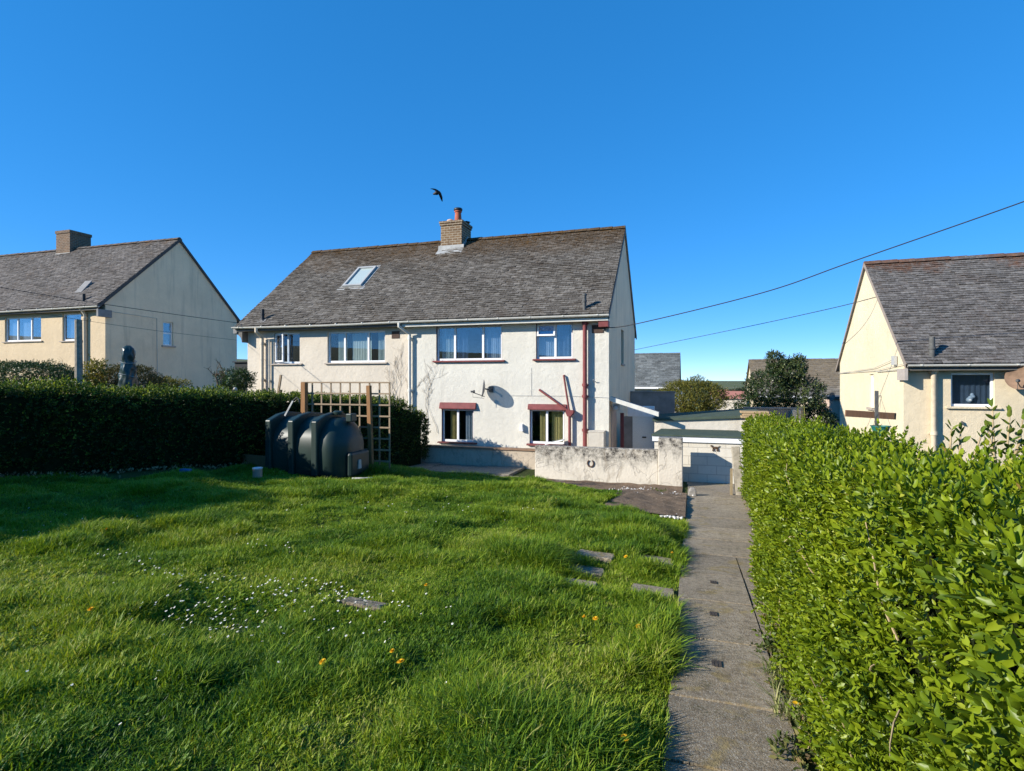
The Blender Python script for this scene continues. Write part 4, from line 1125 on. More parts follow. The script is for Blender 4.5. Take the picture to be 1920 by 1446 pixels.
# yard walls beyond the store
a, b = PT(1395, 800, 21), PT(1500, 766, 21)
yw = thing('yard_wall', 'brown grey yard wall beyond the flat roofed outbuilding', 'wall', (a.x, a.y, -2))
mb = MB(); mb.box((a.x, a.y, -2.5), (b.x, a.y + .2, b.z)); mb.build('wall', render_wall('brown_grey_render', (.30, .26, .22)), yw)
mb = MB(); mb.box((a.x, a.y - .03, b.z), (b.x, a.y + .23, b.z + .05)); mb.build('coping', m_concrete_dk, yw)
a, b = PT(1497, 800, 18.5), PT(1497, 764, 18.5); c = PT(1440, 780, 18.5)
mb = MB(); mb.box((PT(1442, 790, 18).x, PT(1470, 790, 18).y, -2.5), (PT(1512, 790, 18).x, PT(1470, 790, 18).y + .22, PT(1470, 789, 18).z)); o = mb.build('boundary_wall', m_rgable, bevel=.01); tag(o, 'pale cream boundary wall just showing above the bright hedge', 'wall')
mb = MB(); q0, q1 = PT(1483, 800, 20.6), PT(1498, 768, 20.6); mb.box((q0.x, q0.y - .3, -2.5), (q1.x, q0.y, q1.z)); o = mb.build('wall_pier', m_palew, bevel=.01); tag(o, 'whitewashed pier at the end of the brown grey yard wall', 'pier')
# stack of old timber slabs on the outbuilding roof
for k, (dx, w, dz, lab) in enumerate(((0, .95, 0, 'lowest pale plank in the stack on the outbuilding roof'), (.06, .98, .065, 'middle pale plank in the stack on the outbuilding roof'), (-.03, .90, .13, 'topmost pale plank in the stack on the outbuilding roof'))):
    c = PY(1417, 784, 16.9)
    mb = MB(); mb.box((c.x - w / 2 * .8 + dx, 16.75 + .02 * k, c.z + dz), (c.x + w / 2 * .8 + dx, 17.15 + .02 * k, c.z + dz + .058)); o = mb.build('plank', wood('stacked_timber_%d' % k, (.50, .36, .20), (.32, .22, .12)), bevel=.008)
    tag(o, lab, 'plank', 'planks stacked on the outbuilding roof')
# yellow green step ladder by the tree
q = PT(1508, 800, 19.5); zt_ = PT(1508, 761, 19.5).z
ld = thing('step_ladder', 'yellow green step ladder standing against the dark tree', 'ladder', (q.x, q.y, -2.5))
m_ylw = plain('yellow_green_paint', (.42, .40, .12), .6)
for s in (-.13, .13):
    mb = MB(); mb.beam((q.x + s * 1.4, q.y, -2.6), (q.x + s * .7 - .1, q.y + .1, zt_), .06, .04); mb.build('rail', m_ylw, ld)
for k in range(6):
    z = zt_ - .06 - k * .25; mb = MB(); mb.box((q.x - .2, q.y + .0, z - .015), (q.x + .1, q.y + .12, z + .015)); mb.build('rung', m_ylw, ld)
# far roofs and trees at the horizon
for (px, py, w, t, col, lab) in ((1362, 741, 1.0, 170, (.35, .14, .10), 'tiny distant red roofed house left of the dark tree'), (1372, 748, 1.3, 120, (.38, .16, .12), 'tiny nearer red roofed house just below the distant one')):
    p = PT(px, py, t); k = t / 120.0
    h = thing('distant_house', lab, 'house', p)
    mb = MB(); mb.box((p.x - 3 * k, p.y, p.z - 5), (p.x + 3 * k, p.y + 5, p.z)); mb.build('wall', m_wall_l, h)
    mb = MB(); mb.prism([(-.4, 0), (5.4, 0), (2.5, 1.6)], p.x - 3.2 * k, p.x + 3.2 * k, lambda q, u: (u, p.y + q[0], p.z + q[1])); mb.build('roof', plain('red_roof', col, .9), h)
# cables
m_cable = plain('black_cable', (.03, .032, .035), .6)
def cable(label, pts, r=.011, grp=None):
    # smooth through the points
    P = [Vector(p) for p in pts]; out = []
    for i in range(len(P) - 1):
        a, b, c, d = P[max(i - 1, 0)], P[i], P[i + 1], P[min(i + 2, len(P) - 1)]
        for k in range(12):
            t = k / 12
            out.append(.5 * ((2 * b) + (c - a) * t + (2 * a - 5 * b + 4 * c - d) * t * t + (3 * b - a - 3 * c + d) * t ** 3))
    out.append(P[-1])
    mb = MB(); mb.tube(out, r, 6); o = mb.build('overhead_cable', m_cable, smooth=True); tag(o, label, 'cable')
cable('thick overhead cable rising from the house corner to the upper right of the sky', [PT(1135, 615, 16.4), PT(1195, 607, 15.9), PT(1430, 549, 14.4), PT(1600, 490, 13.5), PT(1920, 378, 12), PT(2150, 290, 11.2)], .013)
e = PX(1643, 557, RXG - .03)
cable('thin overhead cable from behind the house to the yellow gable roof edge', [PT(1150, 663, 30), PT(1195, 655, 28), PT(1400, 613, 23), PT(1560, 578, (e.y / ray(1643, 557)[1]) + 1.2), e], .011)
s0_ = PY(449, 606, YE)
cable('overhead cable crossing in front of the left house to the main roof corner', [s0_, PT(345, 592, 18.4), PT(165, 566, 16.2), PT(0, 539, 14.6), PT(-200, 505, 13)], .009)
cable('faint lower wire crossing the shaded gable of the left house', [PT(444, 638, 20.2), PT(300, 621, 18.2), PT(165, 602, 16.4), PT(0, 576, 15), PT(-200, 545, 14)], .005)
# crow
t_ = 34.0; c = PT(820, 362, t_)
def crow():
    mb = MB(); U = t_ / F
    rt = Vector((cT, sT, 0)); up = Vector((0, 0, 1)); fw = Vector((-sT, cT, 0))
    P = lambda x, y, d=0: c + rt * (x * U) + up * (-y * U) + fw * d
    # body, far wing stretched left, near wing down to the right
    secs = [(P(5.5, -2.0), .015), (P(4, -2), .06), (P(1.5, -1.6), .12), (P(-1.5, -.2), .14), (P(-4, 1.0), .09), (P(-7.0, 2.0), .05), (P(-8.5, 2.2), .02)]
    mb.tube([s[0] for s in secs], [s[1] for s in secs], 10)
    def wing(pts, w):
        vs = []
        for p, (a, b) in zip(pts, w):
            for h in (.012, -.012): vs += [p + a + Vector((0, 0, 0)) + fw * h, p + b + fw * h]
        fs = []
        for i in range(len(pts) - 1):
            k = i * 4; fs += [(k, k + 1, k + 5, k + 4), (k + 3, k + 2, k + 6, k + 7), (k, k + 4, k + 6, k + 2), (k + 1, k + 3, k + 7, k + 5)]
        fs += [(0, 2, 3, 1), (len(vs) - 4, len(vs) - 3, len(vs) - 1, len(vs) - 2)]
        mb.add(vs, fs)
    D = lambda x, y: rt * (x * U) + up * (-y * U)
    wing([P(1, -3, .05), P(4.5, -2, .25), P(6.3, 3, .5), P(7.0, 9.5, .62)], [(D(-3, 1), D(2.5, -1)), (D(-3, 2.5), D(1.5, -1)), (D(-2.6, 2.5), D(1.4, -.6)), (D(-.8, .5), D(.6, .3))])
    wing([P(1, -3, -.05), P(-2, -3.6, -.3), P(-6, -2.2, -.55), P(-10, -.6, -.7)], [(D(-1, 2), D(1, -1.5)), (D(-1, 2.4), D(0, -1)), (D(-.3, 1.4), D(0, -.5)), (D(0, .3), D(0, -.2))])
    return mb.build('crow', plain('black_feathers', (.012, .012, .014), .6), smooth=True)
tag(crow(), 'black crow flying above the central chimney with wings beating down', 'bird')
# ------------------------------------------------------------------ foliage helpers
def leaf_hi(L, W):
    v = np.array([(0, 0, 0), (W * .42, L * .30, .10 * W), (W * .40, L * .68, .10 * W), (0, L, -.12 * L * .4), (-W * .40, L * .68, .10 * W), (-W * .42, L * .30, .10 * W), (0, L * .5, -.14 * W)])
    q = np.array([(0, 1, 6, 5), (6, 1, 2, 3), (6, 3, 4, 5)])
    return v, q
def leaf_lo(L, W):
    v = np.array([(0, 0, 0), (W * .5, L * .45, .08 * L), (0, L, 0), (-W * .5, L * .45, .08 * L)])
    return v, np.array([(0, 1, 2, 3)])
def rotz(a): c, s = math.cos(a), math.sin(a); return np.array([(c, -s, 0), (s, c, 0), (0, 0, 1)])
def rotx(a): c, s = math.cos(a), math.sin(a); return np.array([(1, 0, 0), (0, c, -s), (0, s, c)])
def shoot(r, n, L, LL, LW, leaf=leaf_hi, spread=50):
    """shoot along +Z with n opposite pairs of leaves and a terminal tuft"""
    V = []; Q = []; K = []; b = 0
    def put(z, az, tilt, s, roll):
        nonlocal b
        v, q = leaf(LL * s, LW * s)
        M = rotz(az) @ rotx(math.pi / 2 - tilt) @ np.array([(math.cos(roll), 0, math.sin(roll)), (0, 1, 0), (-math.sin(roll), 0, math.cos(roll))])
        V.append(v @ M.T + np.array([0, 0, z])); Q.append(q + b); K.append(np.full(len(v), r.random())); b += len(v)
    for i in range(n):
        f = (i + .5) / n; z = L * f; az = i * math.pi / 2 + r.uniform(-.5, .5)
        for k in (0, math.pi):
            put(z, az + k + r.uniform(-.3, .3), R(spread) * (1.15 - .6 * f) + r.uniform(-.25, .25), r.uniform(.75, 1.15) * (1.05 - .35 * f), r.uniform(-.7, .7))
    for k in range(2): put(L, r.uniform(0, 6.3), R(14) + r.uniform(-.15, .2), r.uniform(.6, .85), r.uniform(-.4, .4))
    return np.concatenate(V), np.concatenate(Q), np.concatenate(K)
def frames(D, roll):
    D = D / np.linalg.norm(D, axis=1, keepdims=True)
    ref = np.where(np.abs(D[:, 2:3]) < .9, np.array([[0, 0, 1.0]]), np.array([[1.0, 0, 0]]))
    X = np.cross(ref, D); X /= np.linalg.norm(X, axis=1, keepdims=True); Y = np.cross(D, X)
    c, s = np.cos(roll)[:, None], np.sin(roll)[:, None]
    return np.stack([X * c + Y * s, -X * s + Y * c, D], -1)
def scatter(temps, P, D, S, tone, rg, tonev=.5):
    """place shoot templates at P pointing along D; returns V,Q,rnd"""
    M = frames(D, rg.uniform(0, 6.28, len(P))); idx = rg.integers(0, len(temps), len(P))
    VV = []; QQ = []; KK = []; base = 0
    for k, (v, q, c) in enumerate(temps):
        m = np.where(idx == k)[0]
        if not len(m): continue
        w = np.einsum('nij,vj->nvi', M[m], v) * S[m][:, None, None] + P[m][:, None, :]
        VV.append(w.reshape(-1, 3)); n = len(v)
        QQ.append((q[None] + (np.arange(len(m)) * n)[:, None, None]).reshape(-1, q.shape[1]) + base)
        KK.append(np.clip(c[None] * (1 - tonev) + tone[m][:, None] * tonev, 0, 1).reshape(-1)); base += len(m) * n
    return np.concatenate(VV), np.concatenate(QQ), np.concatenate(KK)
rt_ = random.Random(5)
T_HI = [shoot(rt_, 4, .085, .040, .0205) for _ in range(6)]
T_LO = [shoot(rt_, 4, .085, .040, .022, leaf_lo) for _ in range(6)]
T_BUSH = [shoot(rt_, 3, .12, .09, .045, leaf_lo, 65) for _ in range(6)]

def hedge(name, label, face, width, top, base, y0, y1, side, dens, mat, seed, temps_of, scale_of, end_round=.25, bulge=.05, core_in=.14, droop=.25, twigm=None, topn=1.0, gap=.0, sunlit_top=.0):
    """hedge along Y; face(y) = x of its visible side, `side` = +1 when the body lies to +x of it"""
    h = thing(name, label, 'hedge', (face(8) + side * width(8) / 2, 8, gzf(face(8), 8)))
    rg = np.random.default_rng(seed)
    fv, wv, tv, bv = map(np.vectorize, (face, width, top, base))
    Y = []; 
    # sample along y with density dens(y) per m2 on: face, top, back, far end, near end
    ycells = np.arange(y0, y1, .25)
    P = []; Nn = []
    for yc in ycells:
        f, w, t, b = face(yc), width(yc), top(yc), base(yc)
        d = dens(yc)
        H = t - b
        for kind, area in (('f', H * .25), ('t', w * .25), ('b', H * .25 * .35)):
            n = rg.poisson(area * d * (topn if kind == 't' else 1))
            yy = yc + rg.uniform(0, .25, n); u = rg.uniform(0, 1, n)
            if kind == 'f': p = np.stack([np.full(n, f), yy, b + u * H], -1); nn = np.tile([-side, 0, .15], (n, 1))
            elif kind == 't': p = np.stack([f + side * u * w, yy, np.full(n, t)], -1); nn = np.tile([0, 0, 1.0], (n, 1))
            else: p = np.stack([np.full(n, f + side * w), yy, b + u * H], -1); nn = np.tile([side, 0, .15], (n, 1))
            # rounded shoulders
            P.append(p); Nn.append(nn)
    for (yy, sg) in ((y1, 1), (y0, -1)):
        f, w, t, b = face(yy), width(yy), top(yy), base(yy)
        n = rg.poisson(w * (t - b) * dens(yy)); u, v = rg.uniform(0, 1, n), rg.uniform(0, 1, n)
        P.append(np.stack([f + side * u * w, np.full(n, yy), b + v * (t - b)], -1)); Nn.append(np.tile([0, sg, .1], (n, 1)))
    P = np.concatenate(P); Nn = np.concatenate(Nn).astype(float)
    # round the edges: pull samples near an edge inwards
    f, w, t, b = fv(P[:, 1]), wv(P[:, 1]), tv(P[:, 1]), bv(P[:, 1])
    cx = f + side * w / 2
    r = end_round
    ax = np.maximum(np.abs(P[:, 0] - cx) - (w / 2 - r), 0) * np.sign(P[:, 0] - cx)
    az = np.maximum(P[:, 2] - (t - r), 0)
    ye = np.where(P[:, 1] > (y0 + y1) / 2, np.maximum(P[:, 1] - (y1 - r), 0), -np.maximum((y0 + r) - P[:, 1], 0))
    A = np.stack([ax, ye, az], -1); Ln = np.linalg.norm(A, axis=1)
    over = Ln > 1e-6
    k = np.where(Ln > r, r / np.maximum(Ln, 1e-6), 1.0)
    corr = A * (k - 1)[:, None]
    P = P + corr
    An = A / np.maximum(Ln, 1e-6)[:, None]
    Nn = np.where((over & (Ln > .02))[:, None], An * .8 + Nn * .4, Nn)
    Nn /= np.linalg.norm(Nn, axis=1, keepdims=True)
    lum = (vnoise(P[:, 1] + P[:, 0], P[:, 2] + P[:, 0] * .7, .45, seed) - .5) * 2 * bulge + (vnoise(P[:, 1] + P[:, 0] * .6, P[:, 2] - P[:, 0], .16, seed + 1) - .5) * 2 * bulge * .7
    P = P + Nn * (lum - rg.uniform(0, .17, len(P)))[:, None]
    D = Nn * .75 + rg.normal(0, .45, P.shape) + np.array([0, 0, droop])
    if gap > 0:
        gv = .5 * vnoise(P[:, 1] * 1.1, P[:, 2] + P[:, 0], .20, seed + 7) + .5 * vnoise(P[:, 1], P[:, 2] + P[:, 0], .09, seed + 9)
        keep = (gv > gap + .10) | (rg.uniform(0, 1, len(P)) < .22)
        P, D = P[keep], D[keep]
    tone = np.clip(vnoise(P[:, 1], P[:, 2] + P[:, 0], .5, seed + 3) * .6 + rg.uniform(0, .55, len(P)) - .08, 0, 1)
    if sunlit_top: tone = np.where(P[:, 2] > tv(P[:, 1]) - .13, np.clip(tone * .4 + sunlit_top, 0, 1), tone)  # top strip brightened: sunlight painted into the leaf tone
    sc = scale_of(P) * rg.uniform(.75, 1.3, len(P))
    near = temps_of(P)
    for tmpl, sel, nm in ((T_HI, near, 'foliage'), (T_LO, ~near, 'foliage')):
        if sel.sum() == 0: continue
        V, Q, K = scatter(tmpl, P[sel] - 0 * D[sel], D[sel], sc[sel], tone[sel], rg)
        np_mesh(nm, V, Q, K, mat, h)
    # added dark core: blocks light and gives the leaf gaps their shade
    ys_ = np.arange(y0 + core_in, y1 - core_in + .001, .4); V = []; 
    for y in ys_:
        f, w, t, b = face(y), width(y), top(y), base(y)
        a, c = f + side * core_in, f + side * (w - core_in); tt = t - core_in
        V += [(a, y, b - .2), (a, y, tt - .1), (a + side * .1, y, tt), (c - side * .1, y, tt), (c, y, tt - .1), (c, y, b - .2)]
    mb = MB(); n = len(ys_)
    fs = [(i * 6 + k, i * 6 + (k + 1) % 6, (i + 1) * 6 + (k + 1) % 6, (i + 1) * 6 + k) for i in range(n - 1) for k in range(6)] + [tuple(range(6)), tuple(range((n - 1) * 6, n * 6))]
    mb.add(V, fs); mb.build('shade_core', m_core, h)
    return h, rg
m_priv = leaf_mat('privet_leaf', [(0, (.022, .050, .006)), (.25, (.090, .148, .008)), (.55, (.190, .262, .010)), (.84, (.285, .345, .018)), (.945, (.40, .40, .05)), (.97, (.30, .20, .06))], .42, .30, .35)
m_hdark = leaf_mat('dark_hedge_leaf', [(0, (.012, .028, .007)), (.45, (.026, .058, .011)), (.72, (.05, .095, .016)), (1, (.36, .43, .05))], .5, .3, .3)  # brightest stop is the sunlight painted on the hedge top

hr_face = hedge_base
def hr_top(y): return 1.285 - .049 * y + .05 * float(sstep(3.6, 2.4, y)) + .035 * math.sin(y * 1.7) + .03 * math.sin(y * 3.1 + 1)
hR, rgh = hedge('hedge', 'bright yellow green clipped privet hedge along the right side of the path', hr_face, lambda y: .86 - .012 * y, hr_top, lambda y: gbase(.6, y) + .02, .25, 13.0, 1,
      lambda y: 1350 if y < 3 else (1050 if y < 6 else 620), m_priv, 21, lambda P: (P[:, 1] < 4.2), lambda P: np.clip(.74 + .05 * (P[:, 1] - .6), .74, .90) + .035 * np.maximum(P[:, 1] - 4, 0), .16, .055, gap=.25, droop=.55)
# bare stems among the leaves of the near end
r = random.Random(9)
for k in range(20):
    y = r.uniform(.7, 4.5); x = hr_face(y) + r.uniform(.0, .07); z = float(gbase(.6, y)) + r.uniform(.25, 1.15)
    L = r.uniform(.10, .34); d = Vector((-.25 + r.uniform(-.2, .2), r.uniform(-1, .6), r.uniform(-.8, 1.1))).normalized()
    pts = [Vector((x, y, z)) + d * L * t + Vector((r.uniform(-.01, .01), r.uniform(-.01, .01), r.uniform(-.012, .012))) for t in (0, .35, .7, 1)]
    mb = MB(); mb.tube(pts, [.0032, .0028, .0022, .0015], 5); mb.build('stem', m_twig, hR)


def hl_face(y): return -9.75 + .235 * (min(max(y, 4.6), 15.0) - 5.4) + .75 * float(sstep(5.0, 3.4, y))
def hl_top(y): return 1.50 - .060 * (max(y, 4.6) - 5.4) + .45 * float(sstep(5.0, 3.6, y)) - .42 * float(sstep(14.0, 15.5, y)) + .02 * math.sin(y * 2.2) + .015 * math.sin(y * 5)  # unseen near end raised and brought closer to lengthen its lawn shadow
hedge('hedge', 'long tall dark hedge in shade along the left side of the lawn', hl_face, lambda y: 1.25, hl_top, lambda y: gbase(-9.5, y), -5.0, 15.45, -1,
      lambda y: 130 if y < 3.5 else 330, m_hdark, 33, lambda P: P[:, 1] < -99, lambda P: np.where(P[:, 1] < 3.5, 1.9, 1.25), .25, .05, gap=.0, sunlit_top=.92)
def clump(name, label, cat, c, rad, n, mat, temps, scale, seed, group=None, up=.35, cuts=0.12, trunk=None, core=.72, shape=None, flat=0.0, fill=.55):
    """shrub or crown: shoots spread through an uneven ellipsoid volume"""
    c = Vector(c); t = thing(name, label, cat, (c.x, c.y, c.z - rad[2]), group)
    rg = np.random.default_rng(seed)
    d = rg.normal(size=(n, 3)); d /= np.linalg.norm(d, axis=1, keepdims=True)
    lump = 1 + .34 * (vnoise(d[:, 0] * 2 + d[:, 2], d[:, 1] * 2 - d[:, 2], .55, seed) - .5) * 2 * (1 - flat) + .20 * (vnoise(d[:, 0] * 3, d[:, 1] * 3 + d[:, 2] * 3, .4, seed + 2) - .5) * 2 * (1 - flat)
    rr = (rg.uniform(fill ** 3, 1, n) ** (1 / 3)) * lump
    P = d * rr[:, None] * np.array(rad) + np.array(c)
    if shape is not None: P = shape(P)
    keep = vnoise(P[:, 0] + P[:, 1] * .7, P[:, 2] + P[:, 1] * .3, .35 * max(rad) , seed + 5) > cuts
    P, d, rr = P[keep], d[keep], rr[keep]
    D = d * .7 + rg.normal(0, .5, P.shape) + np.array([0, 0, up])
    tone = np.clip(vnoise(P[:, 0], P[:, 2] + P[:, 1], .5, seed) * .6 + rg.uniform(-.1, .5, len(P)), 0, 1)
    V, Q, K = scatter(temps, P, D, scale * rg.uniform(.7, 1.3, len(P)), tone, rg)
    np_mesh('foliage', V, Q, K, mat, t)
    mb = MB(); r = random.Random(seed)
    zb = c.z - rad[2] * 1.05
    for k in range(7):
        a = r.uniform(0, 6.28); e = c + Vector((math.cos(a) * rad[0] * .6, math.sin(a) * rad[1] * .6, rad[2] * r.uniform(-.1, .75)))
        b = Vector((c.x + math.cos(a) * rad[0] * .1, c.y + math.sin(a) * rad[1] * .1, zb - .25))
        m = b.lerp(e, .5) + Vector((0, 0, rad[2] * .15))
        w = max(.012, min(rad) * .045); mb.tube([b, m, e], [w, w * .7, w * .25], 6)
    mb.build('branches', m_dktwig, t, smooth=True)
    return t
# ------------------------------------------------------------------ planting
m_dkgreen = leaf_mat('dark_shrub_leaf', [(0, (.010, .028, .008)), (.5, (.030, .065, .016)), (1, (.075, .12, .03))], .4, .2, .4)
m_brownsh = leaf_mat('brown_green_leaf', [(0, (.035, .038, .012)), (.5, (.085, .082, .028)), (1, (.15, .12, .05))], .55, .25, .2)
m_olive = leaf_mat('olive_leaf', [(0, (.06, .075, .012)), (.5, (.165, .165, .03)), (.85, (.27, .23, .055)), (1, (.33, .20, .07))], .5, .3, .25)
m_holly = leaf_mat('holly_leaf', [(0, (.012, .024, .009)), (.5, (.040, .070, .020)), (.85, (.12, .15, .05)), (1, (.22, .24, .10))], .35, .2, .5)
p = PT(1298, 746, 38); clump('shrub', 'rounded olive and yellow shrub beyond the flat roofed outbuilding', 'shrub', p, (2.3, 1.3, 1.3), 5200, m_olive, T_BUSH, 1.0, 5, flat=.4, fill=.6)
for k, (px, py, t, rad, n, s) in enumerate(()): pass
TT = 28.5
tr = thing('tree', 'dark glossy evergreen tree behind the hedge, in front of the distant grey roof', 'tree', PT(1465, 830, TT))
rg = np.random.default_rng(77)
PP = []; DD = []
for (px, py, rx, rz, n) in ((1440, 725, 1.0, 1.05, 1500), (1478, 690, .75, .6, 900), (1505, 735, .95, .9, 1300), (1412, 755, .85, .7, 900), (1530, 775, .65, .7, 800), (1395, 780, .5, .5, 350), (1450, 780, 1.3, .6, 900), (1453, 668, .35, .4, 260), (1495, 672, .3, .35, 180), (1550, 785, .4, .5, 220)):
    c = np.array(PT(px, py + 9, TT)); d = rg.normal(size=(n, 3)); d /= np.linalg.norm(d, axis=1, keepdims=True)
    p = c + d * (rg.uniform(.25, 1, n) ** .4)[:, None] * np.array([rx, rx * .9, rz]) * 1.1 * (1 + .3 * (vnoise(d[:, 0] * 3, d[:, 2] * 3 + d[:, 1], .5, int(px)) - .5))[:, None]
    PP.append(p); DD.append(d)
P = np.concatenate(PP); D = np.concatenate(DD) * .7 + rg.normal(0, .5, P.shape) + np.array([0, 0, .3])
k = vnoise(P[:, 0] + P[:, 1], P[:, 2], .4, 8) > .22; P, D = P[k], D[k]
V, Q, K = scatter(T_BUSH, P, D, rg.uniform(.8, 1.4, len(P)) * 1.05, np.clip(rg.uniform(0, .8, len(P)) + .4 * sstep(-.6, .9, P[:, 0] - P[:, 0].mean() + .3 * (P[:, 2] - P[:, 2].mean())), 0, 1), rg)  # tone rises to the right and top: sunlit side painted in
np_mesh('crown', V, Q, K, m_holly, tr)
mb = MB(); b = PT(1465, 860, TT)
mb.tube([b + Vector((0, 0, -1)), b + Vector((0, 0, .8)), b + Vector((.1, 0, 2.2))], [.16, .13, .05], 8)
for (px, py) in ((1440, 700), (1500, 710), (1412, 745), (1530, 765), (1478, 670)): mb.tube([b + Vector((0, 0, .6)), b.lerp(PT(px, py, TT), .5) + Vector((0, 0, .1)), PT(px, py, TT)], [.08, .05, .015], 6)
for (px, py, qx, qy) in ((1453, 672, 1450, 655), (1450, 662, 1443, 663), (1452, 664, 1459, 657), (1481, 672, 1480, 664)): mb.tube([PT(px, py, TT), PT(qx, qy, TT)], [.02, .008], 5)
mb.build('trunk', m_bark, tr, smooth=True)
for (qx, qy) in ((1450, 658), (1444, 664), (1458, 659)): pass
# trees on the far skyline
m_far = leaf_mat('far_foliage', [(0, (.03, .045, .03)), (1, (.07, .085, .05))], .8, .1, .1)
clump('tree', 'far low dark tree on the skyline left of the evergreen', 'tree', PT(1392, 738, 140), (3.6, 2, 1.0), 700, m_far, T_BUSH, 4.0, 15, fill=.4)
# left garden: mounds and shrubs over the hedge
for i, (px, py, t, rad, n, mat, lab, sc) in enumerate((
    (48, 712, 13.5, (1.35, .9, .42), 5200, m_dkgreen, 'wide dark green rounded hedge mound at the left edge behind the front hedge', .45),
    (240, 722, 15.5, (.92, .7, .56), 3000, m_brownsh, 'brown green rounded shrub behind the wrapped parasol', .5),
    (443, 712, 18.5, (.55, .5, .34), 700, m_dkgreen, 'small dark bush under the corner bracket of the main house', .8),
    (318, 722, 16.5, (.55, .4, .16), 350, m_olive, 'low yellow green plant at the foot of the shaded gable', .7),
    (178, 705, 14.6, (.24, .22, .40), 240, m_olive, 'thin yellow green sapling right of the wooden post', .8))):
    clump('shrub', lab, 'shrub', PT(px, py, t), rad, n, mat, T_BUSH, sc, 40 + i, flat=.6 if i < 2 else 0, fill=.7 if i < 2 else .3)
def twiggy(name, label, cat, pts_roots, mat, seed, n, L, up, lv=3, rad=.012, flatY=None):
    r = random.Random(seed); mb = MB()
    def grow(p, d, L, w, lev):
        pts = [p]; q = p.copy(); dd = d.copy()
        for k in range(5):
            dd = (dd + Vector((r.gauss(0, .22), r.gauss(0, .22), r.gauss(0, .16) + up * .1))).normalized()
            if flatY is not None: dd.y *= .15; dd.normalize()
            q = q + dd * L / 5
            if flatY is not None: q.y = min(q.y, flatY)
            pts.append(q.copy())
        mb.tube(pts, [max(.0022, w * (1 - .16 * k)) for k in range(6)], 4 if lev < lv else 5)
        if lev > 0:
            for k in range(r.choice((2, 3, 3))):
                i = r.choice((2, 3, 4, 5)); e = (dd + Vector((r.gauss(0, .6), r.gauss(0, .5), r.gauss(0, .45) + up * .3))).normalized()
                if flatY is not None: e.y *= .15; e.normalize()
                grow(pts[i], e, L * r.uniform(.45, .75), w * .55, lev - 1)
    for (p, d) in pts_roots: grow(Vector(p), Vector(d).normalized(), L, rad, lv)
    o = mb.build(name, mat, smooth=True); tag(o, label, cat); return o
# bare climber on the house wall round the middle downpipe
cl = []
for (px, py, dx) in ((772, 800, .3), (800, 800, .05), (748, 780, -.2), (820, 812, -.25), (742, 776, .1)):
    q = PY(px, py, YF - .03); cl.append(((q.x, YF - .03, q.z), (dx, 0, 1)))
twiggy('climber', 'leafless climbing plant spread over the wall round the middle downpipe', 'climber', cl, plain('grey_brown_stem', (.30, .24, .17), .9, .1, .2), 12, 5, 1.15, 1.0, 3, .007, YF - .012)
q = PT(412, 728, 17.2); twiggy('dead_shrub', 'leafless dark branched shrub left of the main house corner', 'shrub', [(q, (-.7, 0, .8)), (q, (-.1, 0, 1)), (q, (-.5, 0, .9))], m_dktwig, 4, 3, .55, .3, 2, .03)
q = PT(125, 715, 14.4); twiggy('bare_sapling', 'small bare twiggy sapling just left of the wooden post', 'shrub', [(q, (-.1, 0, 1)), (q, (.35, 0, 1))], m_twig, 6, 2, .35, .8, 2, .01)
q = PT(455, 700, 60); twiggy('bare_tree', 'bare winter tree seen in the gap left of the main house', 'tree', [(q + Vector((-.6, 0, -3)), (.1, 0, 1)), (q + Vector((.5, 0, -3)), (-.05, 0, 1))], m_dktwig, 8, 3, 3.2, .7, 3, .1)
a, b = PT(440, 730, 26), PT(468, 680, 26)
mb = MB(); mb.box((a.x, a.y, -1.5), (b.x + 1.5, a.y + 1.5, b.z)); mb.prism([(-.1, 0), (1.6, 0), (1.6, .12), (-.1, .05)], a.x - .05, b.x + 1.5, lambda p_, u: (u, a.y + p_[0], b.z + p_[1])); o = mb.build('garden_shed', plain('dark_shed_boards', (.03, .033, .036), .9)); tag(o, 'dark low shed in the gap left of the main house', 'shed')

# large leaved shoots standing up from the back of the right hedge
def sapling(label, stems, seed, LL=.062):
    t = thing('sapling', label, 'shrub', stems[0][0])
    r = random.Random(seed); mb = MB(); V = []; Q = []; K = []; b = 0
    for p, q, n in stems:
        p, q = Vector(p), Vector(q); m = p.lerp(q, .5) + Vector((r.uniform(-.02, .02), 0, 0)); mb.tube([p, m, q], [.008, .006, .003], 6)
        tm = shoot(r, n, (q - p).length * .62, LL, LL * .48, leaf_hi, 52)
        M = frames(np.array([(q - p)]), np.array([r.uniform(0, 6)]))[0]
        st = np.array(p.lerp(q, .42)); V.append(tm[0] @ M.T + st); Q.append(tm[1] + b); K.append(tm[2]); b += len(tm[0])
    mb.build('stem', m_twig, t, smooth=True)
    np_mesh('foliage', np.concatenate(V), np.concatenate(Q), np.concatenate(K), m_sap, t)
m_sap = leaf_mat('sapling_leaf', [(0, (.06, .11, .015)), (.6, (.15, .22, .025)), (1, (.26, .29, .05))], .4, .3, .4)
T2 = 2.75
S = lambda a, b, c, d, t=T2: (PT(a, b, t), PT(c, d, t))
sapling('big leaved sapling with two pale stems rising from the right hedge top', [S(1876, 925, 1861, 770) + (6,), S(1874, 925, 1852, 806) + (5,), S(1893, 925, 1893, 782) + (6,), S(1893, 880, 1918, 785) + (4,)], 3)
sapling('small leafy shoot on the right hedge top below the yellow house window', [S(1788, 890, 1784, 804) + (4,), S(1802, 890, 1801, 810) + (3,), S(1828, 895, 1840, 816) + (3,)], 4)
sapling('leafy shoot leaning out of the hedge at the right picture edge', [S(1914, 905, 1918, 838) + (4,), S(1925, 905, 1940, 822) + (4,)], 6)
